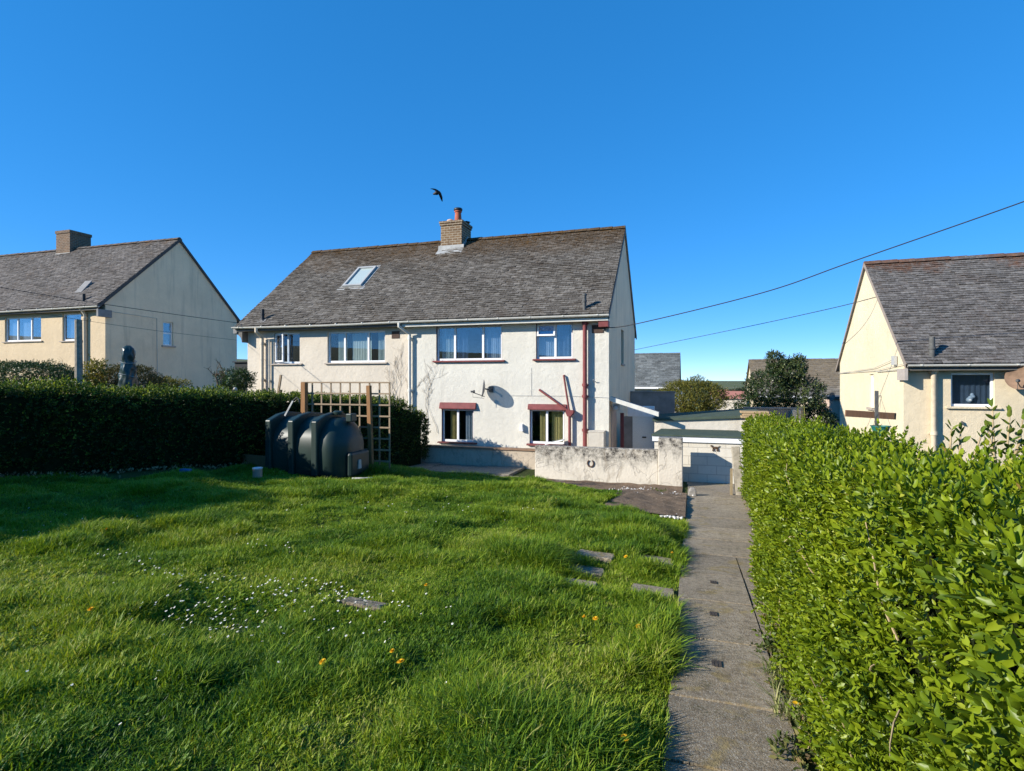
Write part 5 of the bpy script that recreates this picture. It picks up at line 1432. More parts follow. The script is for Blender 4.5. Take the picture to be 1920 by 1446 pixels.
# ------------------------------------------------------------------ grass
def blades(r, n, rad, h, lean=.5, w=.0042):
    V = []; Q = []; K = []; b = 0
    for i in range(n):
        a = r.uniform(0, 6.28); q = rad * math.sqrt(r.random()); x, y = q * math.cos(a), q * math.sin(a)
        H = h * r.uniform(.55, 1.25); az = r.uniform(0, 6.28); ln = lean * r.uniform(.15, 1.2)
        dx, dy = math.cos(az), math.sin(az); sx, sy = -dy, dx; ww = w * r.uniform(.7, 1.3)
        tone = r.random()
        pts = []
        for t, wf in ((0, 1), (.45, .95), (.8, .6), (1, .12)):
            bend = ln * t * t * H; z = H * (t - .35 * ln * t * t)
            px, py = x + dx * bend, y + dy * bend
            pts.append((px + sx * ww * wf, py + sy * ww * wf, z)); pts.append((px - sx * ww * wf, py - sy * ww * wf, z))
        V += pts; K += [tone] * 8
        Q += [(b + 2 * k, b + 2 * k + 1, b + 2 * k + 3, b + 2 * k + 2) for k in range(3)]; b += 8
    return np.array(V), np.array(Q), np.array(K)
m_grass = leaf_mat('grass_blade', [(0, (.026, .078, .012)), (.3, (.092, .190, .014)), (.55, (.185, .285, .017)), (.8, (.315, .385, .028)), (1, (.54, .50, .18))], .5, .34, .22, inst=True)
gcol = bpy.data.collections.new('grass_tufts')
rr = random.Random(2)
specs = [(30, .075, .065, .8)] * 4 + [(26, .075, .12, .95)] * 3 + [(24, .07, .22, 1.2)] * 3
for k, (n, rad, h, ln) in enumerate(specs):
    V, Q, K = blades(rr, n, rad, h, ln, .0034 if h < .1 else .0040)
    me = bpy.data.meshes.new('tuft_%02d' % k)
    me.from_pydata(V.tolist(), [], Q.tolist())
    at = me.attributes.new('rnd', 'FLOAT', 'POINT'); at.data.foreach_set('value', K.astype(np.float32))
    me.polygons.foreach_set('use_smooth', np.ones(len(me.polygons), bool))
    me.materials.append(m_grass)
    gcol.objects.link(bpy.data.objects.new('tuft_%02d' % k, me))
for k in range(10, 13):
    vs_, qs_, ks_ = [], [], []; b_ = 0
    for i in range(11):
        v, q = leaf_hi(rr.uniform(.028, .055), rr.uniform(.011, .018)); az = i * 2.4 + rr.uniform(-.3, .3)
        M = rotz(az) @ rotx(rr.uniform(.15, .75)); vs_.append(v @ M.T + np.array([rr.uniform(-.03, .03), rr.uniform(-.03, .03), .012])); qs_.append(q + b_); ks_.append(np.full(7, rr.random())); b_ += 7
    me = bpy.data.meshes.new('tuft_%02d' % k); me.from_pydata(np.concatenate(vs_).tolist(), [], np.concatenate(qs_).tolist())
    at = me.attributes.new('rnd', 'FLOAT', 'POINT'); at.data.foreach_set('value', np.concatenate(ks_).astype(np.float32))
    me.polygons.foreach_set('use_smooth', np.ones(len(me.polygons), bool)); me.materials.append(m_grass)
    gcol.objects.link(bpy.data.objects.new('tuft_%02d' % k, me))
rg = np.random.default_rng(101)
def sample(dens, x0, x1, y0, y1):
    n = int(dens * (x1 - x0) * (y1 - y0)); return rg.uniform(x0, x1, n), rg.uniform(y0, y1, n)
X = []; Yy = []
for (d, x0, x1, y0, y1) in ((1050, -3.8, -.15, .9, 3.6), (800, -6.0, -.14, 3.6, 6.0), (520, -8.6, -.1, 6.0, 9.2), (430, -8.6, -.1, 9.2, 12.55), (800, -6.5, -3.8, 1.2, 3.6), (500, -10.2, -6.0, 2.0, 6.5)):
    a, b = sample(d, x0, x1, y0, y1); X.append(a); Yy.append(b)
X = np.concatenate(X); Yy = np.concatenate(Yy)
stones = [G(1116, 1052), G(1098, 1074), G(1083, 1099), G(1230, 1057), G(1220, 1113), G(683, 1147)]
ssz = [(.20, .13), (.19, .14), (.17, .10), (.19, .17), (.19, .15), (.17, .06)]
keep = np.ones(len(X), bool)
# keep inside the lawn: house-side edge, hedge side, soil bed, stepping stones, patio corner by the tank
edge = 12.30 + .35 * (vnoise(X, Yy * 0, .8, 9) - .5) - .35 * sstep(-3.0, -1.6, X)
keep &= Yy < edge
keep &= X > (-9.75 + .235 * (Yy - 5.4)) - .05
keep &= ~((X > -1.45 + .25 * (vnoise(Yy, X * 0, .5, 3) - .5)) & (Yy > 9.5 + .15 * (vnoise(X, Yy * 0, .3, 4) - .5)) & (Yy < 13))
keep &= ~((X > -5.75) & (X < -4.6) & (Yy > 12.0))
for s, (a, b) in zip(stones, ssz): keep &= ~((np.abs(X - s.x) < a * (1.0 + .3 * vnoise(Yy, X, .1, 2))) & (np.abs(Yy - s.y + .05) < (b + .05) * (.9 + .3 * vnoise(X, Yy, .1, 1))))
X, Yy = X[keep], Yy[keep]
# height field of the sward: short lawn, tussocks, long fringe by the path
hgt = .78 + 1.05 * (vnoise(X, Yy, .62, 11) - .42) + .8 * (vnoise(X, Yy, .25, 12) - .5)
fr = sstep(-.85, -.25, X + .25 * (vnoise(Yy, X * 0, .7, 13) - .5)) * sstep(9.0, 6.0, Yy)
hgt += .3 * fr * (.4 + .9 * vnoise(Yy, X * 0, .5, 14))
for (px, py, sx, sy, h) in ((930, 1050, .75, .45, 1.25), (1000, 1065, .35, .3, 1.0), (640, 930, .6, .5, .7), (870, 1360, .35, .3, .9), (1205, 1240, .2, .4, .6), (1150, 1000, .6, .5, .7), (1215, 1400, .2, .3, .5), (350, 1000, .8, .4, .4), (700, 895, .8, .35, .9), (960, 895, .7, .3, .7), (1200, 1000, .5, .35, .6)):
    c = G(px, py); hgt += h * np.exp(-((X - c.x) / sx) ** 2 - ((Yy - c.y) / sy) ** 2)
bare = np.exp(-((X - G(450, 1120).x) / .9) ** 2 - ((Yy - G(450, 1120).y) / .5) ** 2) + np.exp(-((X - G(640, 1140).x) / .5) ** 2 - ((Yy - G(640, 1140).y) / .4) ** 2)
hgt *= 1 - .45 * np.clip(bare, 0, 1)
hgt = np.clip(hgt, .3, 2.9)
idx = np.where(hgt < 1.05, rg.integers(0, 4, len(X)), np.where(hgt < 1.75, rg.integers(4, 7, len(X)), rg.integers(7, 10, len(X)))).astype(np.int32)
ros = rg.uniform(0, 1, len(X)) < (.05 + .28 * np.clip(bare, 0, 1) + .14 * (vnoise(X, Yy, .5, 44) > .68))
idx = np.where(ros, rg.integers(10, 13, len(X)), idx).astype(np.int32)
nat = np.where(idx < 4, 1.0, np.where(idx < 7, 1.45, 2.2))
sz = np.where(idx >= 10, 1.0, np.clip(hgt / nat, .5, 1.6))
sz *= 1 + .035 * np.maximum(Yy - 4, 0)
Z = gz(X, Yy) - .012
tone = np.clip(.52 + 1.0 * (vnoise(X, Yy, .75, 15) - .5) + .35 * (vnoise(X, Yy, 2.2, 16) - .5) + rg.uniform(-.24, .24, len(X)) - .28 * np.clip(hgt - 1.3, 0, 1), 0, 1)
tone = np.where(rg.uniform(0, 1, len(X)) < .03 + .10 * (vnoise(X, Yy, .45, 51) > .66), .97, tone)
def instances(name, P, rot, scl, idx, tone, coll, kind='stuff'):
    me = bpy.data.meshes.new(name); me.vertices.add(len(P)); me.vertices.foreach_set('co', P.astype(np.float32).ravel())
    for nm, ty, key, dat in (('rot', 'FLOAT_VECTOR', 'vector', rot), ('scl', 'FLOAT_VECTOR', 'vector', scl), ('idx', 'INT', 'value', idx), ('tone', 'FLOAT', 'value', tone)):
        at = me.attributes.new(nm, ty, 'POINT'); at.data.foreach_set(key, np.ascontiguousarray(dat.astype(np.int32 if ty == 'INT' else np.float32)).ravel())
    o = bpy.data.objects.new(name, me); COL.objects.link(o)
    ng = bpy.data.node_groups.new(name, 'GeometryNodeTree')
    ng.interface.new_socket('Geometry', in_out='INPUT', socket_type='NodeSocketGeometry'); ng.interface.new_socket('Geometry', in_out='OUTPUT', socket_type='NodeSocketGeometry')
    gi = ng.nodes.new('NodeGroupInput'); go = ng.nodes.new('NodeGroupOutput'); ip = ng.nodes.new('GeometryNodeInstanceOnPoints'); ci = ng.nodes.new('GeometryNodeCollectionInfo')
    ci.inputs['Collection'].default_value = coll; ci.inputs['Separate Children'].default_value = True; ci.inputs['Reset Children'].default_value = True
    ip.inputs['Pick Instance'].default_value = True
    def na(nm, ty):
        n = ng.nodes.new('GeometryNodeInputNamedAttribute'); n.data_type = ty; n.inputs['Name'].default_value = nm
        return [s for s in n.outputs if s.enabled and s.name == 'Attribute'][0]
    L = ng.links.new
    L(gi.outputs[0], ip.inputs['Points']); L(ci.outputs[0], ip.inputs['Instance']); L(na('idx', 'INT'), ip.inputs['Instance Index']); L(na('rot', 'FLOAT_VECTOR'), ip.inputs['Rotation']); L(na('scl', 'FLOAT_VECTOR'), ip.inputs['Scale']); L(ip.outputs[0], go.inputs[0])
    m = o.modifiers.new('scatter', 'NODES'); m.node_group = ng
    o['kind'] = kind
    return o
n = len(X)
rot = np.stack([rg.normal(0, .16, n), rg.normal(0, .16, n), rg.uniform(0, 6.28, n)], -1)
scl = np.stack([np.clip(sz, .7, 1.5), np.clip(sz, .7, 1.5), sz], -1)
o = instances('lawn_grass', np.stack([X, Yy, Z], -1), rot, scl, idx, tone, gcol)
tag(o, 'rough green lawn grass with long tufts beside the path', 'grass', kind='stuff')

# stepping stones sunk in the lawn
labs = ['stepping stone farthest up the lawn, half covered by the long tuft', 'stepping stone in the middle of the left row of three', 'pale stepping stone nearest the camera in the left row', 'clear stepping stone by the path, farther of two there', 'straw littered stepping stone by the path, nearer of two', 'stone slab lying alone among the daisies']
for k, (s, (a, b), lab) in enumerate(zip(stones, ssz, labs)):
    mb = MB(); r = random.Random(k); z = gzf(s.x, s.y)
    pl = [(s.x + i * a * r.uniform(.85, 1.08), s.y + j * b * r.uniform(.85, 1.08)) for i, j in ((-1, -1), (0, -1.05), (1, -1), (1.02, 0), (1, 1), (0, 1.03), (-1, 1), (-1.02, 0))]
    mb.prism(pl, z - .05, z + .026, lambda p, u: (p[0], p[1], u + (gbase(p[0], p[1]) - gbase(s.x, s.y))))
    mb.r = [r.uniform(.2, .8)] * len(mb.v); o = mb.build('stepping_stone', m_slab, bevel=.01, rnd=True); tag(o, lab, 'stepping stone', 'stepping stones in the lawn')

# daisies: too many to count, one ground cover
m_petal = plain('daisy_petal', (.80, .80, .76), .7, .2, .05); m_yel = plain('daisy_eye', (.60, .42, .03), .8)
rgd = np.random.default_rng(5)
pts = []
for (px, py, sx, sy, n) in ((350, 1100, .35, .10, 40), (425, 1165, .5, .22, 85), (560, 1130, .5, .16, 55), (700, 1150, .45, .12, 45), (380, 1190, .4, .12, 40), (480, 1035, .4, .15, 18), (240, 1075, .3, .1, 9), (640, 1180, .5, .2, 18), (60, 1025, .5, .1, 14), (110, 990, .6, .3, 14), (850, 955, .9, .4, 18), (740, 975, .8, .4, 12), (560, 1200, .9, .5, 18), (1010, 970, .9, .4, 10), (300, 1310, .7, .4, 8)):
    c = G(px, py)
    for _ in range(int(n * .75)): pts.append((c.x + rgd.normal(0, sx) * .75, c.y + rgd.normal(0, sy) * .9))
mb = MB()
for (x, y) in pts:
    if x > -.3: continue
    z = gzf(x, y) + rgd.uniform(.045, .085); t = Vector((rgd.normal(-.3, .3), rgd.normal(-.35, .3), 1)).normalized()
    q = Vector((0, 0, 1)).rotation_difference(t).to_matrix(); r = rgd.uniform(.007, .0105); c = Vector((x, y, z))
    mb.cm = 0
    vs = []; nn = 9
    for i in range(nn * 2):
        a = math.pi * i / nn; k = r if i % 2 == 0 else r * .68
        vs.append(c + q @ Vector((k * math.cos(a), k * math.sin(a), .002 if i % 2 == 0 else 0)))
    mb.add([c] + vs, [(0, 1 + i, 1 + (i + 1) % (nn * 2)) for i in range(nn * 2)])
    mb.cm = 1
    vs = [c + q @ Vector((r * .3 * math.cos(math.pi * i / 3), r * .3 * math.sin(math.pi * i / 3), .003)) for i in range(6)]
    mb.add([c + q @ Vector((0, 0, .006))] + vs, [(0, 1 + i, 1 + (i + 1) % 6) for i in range(6)])
    mb.cm = 2; mb.tube([c - Vector((0, 0, .07)), c - Vector((0, 0, .002))], .0012, 3, False)
m_stem = plain('flower_stem', (.08, .14, .03), .7)
o = mb.build('daisies', [m_petal, m_yel, m_stem]); tag(o, 'drift of small white daisies in the short grass', 'daisies', kind='stuff')
# dandelions: each one a flower
def dandelion(px, py, s=1.0, lab='yellow dandelion flower in the lawn grass', dz=.07, pos=None):
    c = G(px, py) if pos is None else Vector(pos); z = gzf(c.x, c.y)
    t = thing('dandelion', lab, 'flower', (c.x, c.y, z), 'dandelions in the grass')
    r = random.Random(int(px * 7 + py)); top = Vector((c.x + r.uniform(-.02, .02), c.y + r.uniform(-.02, .02), z + dz + r.uniform(0, .03)))
    mb = MB(); mb.tube([(c.x, c.y, z - .02), (c.x + .005, c.y, z + dz * .5), top], .0022, 5); mb.build('stem', m_stem, t)
    mb = MB(); tl = Vector((r.uniform(-.4, .1), r.uniform(-.6, 0), 1)).normalized(); q = Vector((0, 0, 1)).rotation_difference(tl).to_matrix()
    for ring, (n, ra, h) in enumerate(((16, .019, .004), (13, .014, .008), (9, .008, .012))):
        for i in range(n):
            a = 6.283 * i / n + ring; d = Vector((math.cos(a), math.sin(a), 0)); p = Vector((-d.y, d.x, 0)) * .0028
            mb.add([top + q @ (d * .002 + p), top + q @ (d * ra * s + p + Vector((0, 0, h))), top + q @ (d * ra * s - p + Vector((0, 0, h))), top + q @ (d * .002 - p)], [(0, 1, 2, 3)])
    mb.build('flower_head', m_dand, t)
m_dand = plain('dandelion_yellow', (.72, .42, .015), .7, .2, .1)
dl = [(757, 1278, 1.2, 'brightest dandelion, alone in the middle foreground grass'), (738, 1262, .8, 'small dandelion just left of and behind the brightest one'), (603, 1277, 1, 'orange dandelion in the grass left of the brightest one'), (174, 1182, 1, 'lone dandelion in the short grass at the far left'), (796, 1132, .9, 'dandelion at the right end of the daisy drift'),
      (1090, 1192, .8, 'leftmost of the dandelions in a row near the path'), (1112, 1195, 1.1, 'large dandelion in the row near the path'), (1192, 1203, 1, 'dandelion in the row nearest the path, left one'), (1217, 1193, .9, 'dandelion in the row nearest the path, right one'), (1172, 1066, 1.1, 'dandelion between the stepping stones'), (1262, 1052, .9, 'dandelion by the path beside the farther stepping stone'),
      (1173, 1430, 1.1, 'dandelion at the bottom edge of the picture'), (1045, 951, .9, 'distant dandelion in the grass before the garden wall'), (200, 1015, .8, 'dandelion at the edge of the hedge shadow on the left')]
for (px, py, s, lab) in dl: dandelion(px, py, s, lab)
# weeds at the foot of the right hedge
def weed(name, lab, px, py, s, seed, mat, flower=False, grass=False):
    yc = pathY(py, px); xc = ray(px, py)[0] / ray(px, py)[1] * yc; z = float(gbase(xc, yc)) + .015
    t = thing(name, lab, 'weed', (xc, yc, z)); r = random.Random(seed)
    if grass: V, Q, K = blades(r, 70, .07 * s, .13 * s, 1.3, .003); V = V + np.array([xc, yc, z])
    else:
        tm = [shoot(r, 4, .05, .05, .022, leaf_hi, 75) for _ in range(4)]; rgw = np.random.default_rng(seed); n = 26
        P = np.stack([xc + rgw.normal(0, .05 * s, n), yc + rgw.normal(0, .09 * s, n), np.full(n, z)], -1)
        V, Q, K = scatter(tm, P, rgw.normal(0, .6, (n, 3)) + np.array([-.2, 0, .8]), rgw.uniform(.5, 1.0, n) * s, rgw.uniform(0, 1, n), rgw)
    np_mesh('foliage', V, Q, K, mat, t)
    if flower:
        mb = MB(); mb.tube([(xc + .03, yc, z), (xc + .04, yc, z + .07)], .002, 5); mb.build('stem', m_stem, t)
        mb = MB()
        for i in range(14):
            a = 6.283 * i / 14; d = Vector((math.cos(a), math.sin(a) , 0)); p = Vector((-d.y, d.x, 0)) * .004; q = Vector((xc + .04, yc, z + .072))
            mb.add([q + p * .3, q + d * .02 + p + Vector((0, 0, .004)), q + d * .02 - p + Vector((0, 0, .004)), q - p * .3], [(0, 1, 2, 3)])
        mb.build('flower_head', m_dand, t)
m_weed = leaf_mat('weed_leaf', [(0, (.04, .07, .02)), (.6, (.12, .15, .04)), (1, (.28, .22, .09))], .6, .3, .2)
m_palegrass = leaf_mat('dry_grass', [(0, (.12, .17, .05)), (.6, (.25, .28, .09)), (1, (.42, .38, .18))], .6, .3, .2)
weed('weed', 'dark leafy weed at the hedge foot, farthest of those on the path edge', 1450, 1222, 1.1, 1, m_weed)
weed('weed', 'pale grass tuft growing at the path edge under the hedge', 1452, 1272, .9, 2, m_palegrass, grass=True)
weed('weed', 'pale dry grass clump with an orange flower at the hedge foot', 1478, 1348, 1.15, 3, m_palegrass, True, True)
weed('weed', 'dark low leafy weed at the hedge foot, nearest the camera', 1502, 1425, 1.1, 4, m_weed)
weed('weed', 'small weed among dead leaves beneath the hedge', 1470, 1300, .8, 5, m_weed)
weed('weed', 'little green weed growing on the soil bed beside the wall', 1240, 926, 1.3, 6, m_weed)
# dry litter of dead leaves along the hedge foot and under the left hedge
def litter(name, lab, P, mat, seed, s=1.0):
    rgl = np.random.default_rng(seed); v, q = leaf_lo(.035, .018); n = len(P)
    V, Q, K = scatter([(v, q, np.array([.5] * 4))], P, np.stack([rgl.normal(0, 1, n), rgl.normal(0, 1, n), rgl.normal(.0, .25, n)], -1), rgl.uniform(.6, 1.4, n) * s, rgl.uniform(0, 1, n), rgl, .9)
    o = np_mesh(name, V, Q, K, mat); tag(o, lab, 'leaf litter', kind='stuff')
m_litter = leaf_mat('dead_leaf', [(0, (.10, .06, .03)), (.5, (.26, .18, .09)), (1, (.45, .36, .22))], .8, .1, .1)
rgl = np.random.default_rng(8); yy = rgl.uniform(2.0, 13, 900); xx = np.vectorize(hedge_base)(yy) - np.abs(rgl.normal(0, .06, 900)) + .05
litter('leaf_litter', 'dry brown leaves scattered along the foot of the right hedge', np.stack([xx, yy, gbase(xx, yy) + .028], -1), m_litter, 3)
yy = rgl.uniform(4.5, 10, 500); xx = np.vectorize(hl_face)(yy) + np.abs(rgl.normal(0, .2, 500)); litter('leaf_litter', 'pale dry leaves in the shade under the long left hedge', np.stack([xx, yy, gz(xx, yy) + .05], -1), m_litter, 4, 1.3)
# white pebbles edging the soil bed
def pebbles(name, lab, cx, cy, sx, sy, n, seed, r0=.03):
    rgp = np.random.default_rng(seed); mb = MB()
    for _ in range(n):
        x, y = cx + rgp.normal(0, sx), cy + rgp.normal(0, sy); r = r0 * rgp.uniform(.5, 1.3); z = float(gbase(x, y)) + .04
        c = Vector((x, y, z)); k = rgp.uniform(.55, 1, 3)
        mb.add([c + Vector((r * k[0] * math.cos(a) * math.cos(e), r * k[1] * math.sin(a) * math.cos(e), r * .7 * math.sin(e))) for e in (-.6, .1, .8) for a in [6.283 * i / 6 for i in range(6)]] + [c + Vector((0, 0, r * .72))],
               [(j * 6 + i, j * 6 + (i + 1) % 6, (j + 1) * 6 + (i + 1) % 6, (j + 1) * 6 + i) for j in range(2) for i in range(6)] + [(12 + i, 12 + (i + 1) % 6, 18) for i in range(6)])
    o = mb.build(name, plain('pale_pebble', (.62, .60, .56), .8, .2, .2, 20), smooth=True); tag(o, lab, 'pebbles', kind='stuff')
c = G(1262, 932); pebbles('pebbles', 'white pebbles at the far corner of the soil bed', c.x, c.y, .14, .20, 110, 1, .026)
c = G(1262, 973); pebbles('pebbles', 'white pebbles at the near corner of the soil bed', c.x, c.y, .10, .08, 80, 2)
c = G(1195, 922); pebbles('pebbles', 'scatter of pale stones along the wall side of the soil bed', c.x, c.y, .38, .28, 60, 4, .022)
c = G(1180, 966); mb = MB(); z = float(gbase(c.x, c.y)); mb.box((c.x - .2, c.y - .22, z + .03), (c.x + .12, c.y + .05, z + .09)); o = mb.build('broken_slab', m_slab, bevel=.012, rnd=True); tag(o, 'broken pinkish slab at the corner of the soil bed', 'slab')
c = G(1298, 931); mb = MB(); r = random.Random(4); z = float(gbase(c.x, c.y))
mb.add([(c.x + x + r.uniform(-.02, .02), c.y + y + r.uniform(-.02, .02), z + h) for h, k in ((0, 1), (.12, .9), (.19, .5)) for x, y in ((-.09 * k, -.07 * k), (.09 * k, -.06 * k), (.1 * k, .08 * k), (-.08 * k, .09 * k))], [(0, 1, 5, 4), (1, 2, 6, 5), (2, 3, 7, 6), (3, 0, 4, 7), (4, 5, 9, 8), (5, 6, 10, 9), (6, 7, 11, 10), (7, 4, 8, 11), (8, 9, 10, 11)])
o = mb.build('rock', plain('grey_rock', (.28, .26, .23), .9, .2, .3, 10, bump=.5), bevel=.02); tag(o, 'small grey rock at the path edge beside the white pebbles', 'rock')

# ------------------------------------------------------------------ oil tank, trellis and clutter
tk0 = Vector((-7.55, 9.05, 0))
tx0, tx1, ty0, ty1 = -8.2, -6.3, 9.1, 10.3
tzb = gzf(-7.4, 9.7) + .02; tzt = PY(640, 775, 9.7).z
m_tank = plain('green_tank_plastic', (.018, .036, .030), .42, .4, .14, 3)
tank = thing('oil_tank', 'dark green ribbed plastic oil tank partly in shade beside the trellis', 'tank', ((tx0 + tx1) / 2, (ty0 + ty1) / 2, tzb))
cy, hy, H = (ty0 + ty1) / 2, (ty1 - ty0) / 2, tzt - tzb
def tsec(x, k, grow=0.0):
    """cross-section loop (y,z): flat-sided below, barrel vault above"""
    pts = []
    yb = hy * (.86) * k + grow
    waist = .47
    hw_ = hy * k + grow; top = tzb + H * (.30 + .70 * k) + grow
    zw = tzb + H * waist
    pts.append((cy - yb, tzb)); pts.append((cy - hw_ * .98, tzb + H * .12)); pts.append((cy - hw_, zw))
    for i in range(1, 12):
        a = math.pi * i / 12; pts.append((cy - hw_ * math.cos(a), zw + (top - zw) * math.sin(a) ** .85))
    pts.append((cy + hw_, zw)); pts.append((cy + hw_ * .98, tzb + H * .12)); pts.append((cy + yb, tzb))
    return pts
mb = MB(); L = tx1 - tx0
stations = []
for u in np.linspace(0, 1, 41):
    x = tx0 + L * u
    e = min(u, 1 - u) * L
    k = .42 + .50 * math.sin(math.pi / 2 * min(1, e / .34)) ** .8 if e < .34 else .92
    stations.append((x, k))
rings = [[(x, y, z) for (y, z) in tsec(x, k)] for x, k in stations]
n = len(rings[0]); vs = [p for r_ in rings for p in r_]
fs = [(i * n + j, i * n + (j + 1) % n, (i + 1) * n + (j + 1) % n, (i + 1) * n + j) for i in range(len(rings) - 1) for j in range(n)] + [tuple(range(n)), tuple(range((len(rings) - 1) * n, len(rings) * n))]
mb.add(vs, fs); mb.build('body', m_tank, tank, auto=35)
# raised square ribs running over the tank
for fx in (.16, .44, .72):
    x = tx0 + L * fx; w = .13
    out = []; inn = []
    zsh = tzb + H * .90
    pr = [(cy - hy * 1.03, tzb + .06), (cy - hy * 1.03, zsh), (cy - hy * .55, tzb + H * .985), (cy - hy * .1, tzt + .02), (cy + hy * .5, tzb + H * .985), (cy + hy * 1.0, zsh), (cy + hy * 1.0, tzb + .06)]
    mb = MB(); mb.prism(pr, x - w / 2, x + w / 2, lambda p, u: (u, p[0], p[1])); mb.build('rib', m_tank, tank, bevel=.022)
mb = MB(); mb.lathe([(.09, 0), (.10, .02), (.10, .06), (.07, .08)], (tx1 - .42, cy, tzt - .03), 16); mb.build('filler_cap', m_tank, tank, auto=40)
mb = MB(); x = tx0 + L * .93; mb.box((tx1 - .18, cy - .10, tzt - .16), (tx1 - .05, cy + .10, tzt + .0)); mb.build('gauge_box', m_tank, tank, bevel=.02)
# base ledge and recess with pale outlet on the end
mb = MB(); mb.box((tx1 - .02, cy - hy * .55, tzb + .02), (tx1 + .10, cy + hy * .55, tzb + H * .40)); mb.build('end_plinth', m_tank, tank, bevel=.05)
mb = MB(); mb.prism([(-.05, 0), (.05, 0), (.035, .17), (-.035, .17)], tx1 + .10, tx1 + .125, lambda p, u: (u, cy - .06 + p[0], tzb + H * .13 + p[1])); mb.build('outlet_cover', m_grey_plastic, tank)
mb = MB(); mb.box((tx0 - .1, ty0 - .1, tzb - .14), (tx1 + .12, ty1 + .1, tzb - .004)); o = mb.build('tank_base', m_patio, bevel=.015); tag(o, 'concrete slab under the oil tank', 'slab')

# trellis: lattice panel and its two posts
YT = 10.45
tl, trr = PY(568, 717, YT).x, PY(730, 717, YT).x
tt = PY(650, 716, YT).z; tb = gzf(trr, YT) + .04
m_lat = wood('grey_lattice_wood', (.36, .27, .17), (.20, .15, .10))
tre = thing('trellis', 'square lattice wooden trellis panel standing behind the oil tank', 'trellis', ((tl + trr) / 2, YT, gzf(trr, YT)))
nv, nh = 10, 9
for i in range(nv):
    x = tl + (trr - tl) * i / (nv - 1); mb = MB(); mb.box((x - .016, YT, tb), (x + .016, YT + .018, tt - .0)); mb.build('upright_slat', m_lat, tre)
for j in range(nh):
    z = tt - .016 - (tt - tb) * .985 * j / (nh - 1); mb = MB(); mb.box((tl - .03, YT - .02, z - .016), (trr + .03, YT - .001, z + .016)); mb.build('cross_slat', m_lat, tre)
m_post = wood('brown_fence_post', (.36, .19, .08), (.20, .10, .045))
a = PY(571, 717, YT - .08); mb = MB(); mb.box((a.x - .055, YT - .14, gzf(a.x, YT) - .2), (a.x + .055, YT - .03, a.z)); o = mb.build('fence_post', m_post, bevel=.005); tag(o, 'upright brown post at the left end of the trellis', 'post')
a = PY(691, 723, YT - .1); b = PY(697, 900, YT - .1); mb = MB(); mb.beam((b.x, YT - .09, b.z - .2), (a.x, YT - .09, a.z), .085, .085, (0, 1, 0)); o = mb.build('fence_post', m_post, bevel=.005); tag(o, 'slightly leaning brown post in front of the right side of the trellis', 'post')
# sticks and boards
def stick(name, lab, cat, p, q, w, h, mat):
    mb = MB(); mb.beam(p, q, w, h, (0, 1, 0)); o = mb.build(name, mat, bevel=.003); tag(o, lab, cat)
stick('wooden_stake', 'leaning grey wooden stake between the house wall and the hedge top', 'stake', PY(518, 760, 14.6), PY(527, 703, 14.6), .07, .05, m_lat)
stick('wooden_stake', 'short dark wooden stub beside the leaning grey stake', 'stake', PY(526, 760, 14.5), PY(526, 731, 14.5), .08, .07, wood('dark_stub', (.14, .10, .07), (.08, .06, .04)))
stick('metal_strip', 'thin pale strip leaning out of the hedge above the oil tank', 'strip', PT(534, 780, 10.6), PT(549, 752, 10.6), .035, .012, m_lead)
mb = MB(); mb.tube([PT(548, 753, 10.9), PT(556, 745, 10.9), PT(560, 748, 10.9), PT(562, 757, 10.9)], .012, 7); o = mb.build('bent_pipe', m_dkgrey, smooth=True); tag(o, 'dark bent pipe end poking over the hedge above the oil tank', 'pipe')
c = G(465, 883); mb = MB(); mb.beam((c.x - .45, c.y + .35, gzf(c.x - .45, c.y + .35) + .10), (c.x + .35, c.y + .15, gzf(c.x, c.y) + .12), .03, .26, (0, 0, 1)); o = mb.build('plank', wood('reddish_board', (.30, .15, .07), (.17, .085, .04)), bevel=.004); tag(o, 'reddish board on edge in the shade left of the oil tank', 'plank')
c = G(483, 903); z = gzf(c.x, c.y)
pot = thing('paint_tin', 'small tin with a pale lid on the shaded grass by the oil tank', 'tin', (c.x, c.y, z))
mb = MB(); mb.lathe([(.075, 0), (.08, .01), (.08, .16), (.083, .165)], (c.x, c.y, z + .03), 18); mb.build('can', plain('peach_tin', (.50, .34, .27), .5), pot, auto=40)
mb = MB(); mb.lathe([(.084, 0), (.086, .02), (.075, .025), (.06, .018)], (c.x, c.y, z + .196), 18); mb.build('lid', plain('pale_lid', (.60, .62, .64), .4), pot, auto=40)
c = G(348, 899); z = gzf(c.x, c.y); mb = MB(); mb.box((c.x - .10, c.y - .05, z + .05), (c.x + .10, c.y + .05, z + .13)); o = mb.build('blue_scrap', plain('blue_plastic', (.04, .13, .28), .4), bevel=.02); tag(o, 'bit of blue plastic lying in the shade below the hedge', 'scrap')
c = G(660, 906); mb = MB(); mb.tube([(c.x, c.y, gzf(c.x, c.y) + .05), (c.x + .5, c.y + .25, gzf(c.x + .5, c.y + .25) + .07)], .018, 8); o = mb.build('metal_pole', m_lead, smooth=True); tag(o, 'pale rod lying in the grass in front of the oil tank', 'rod')
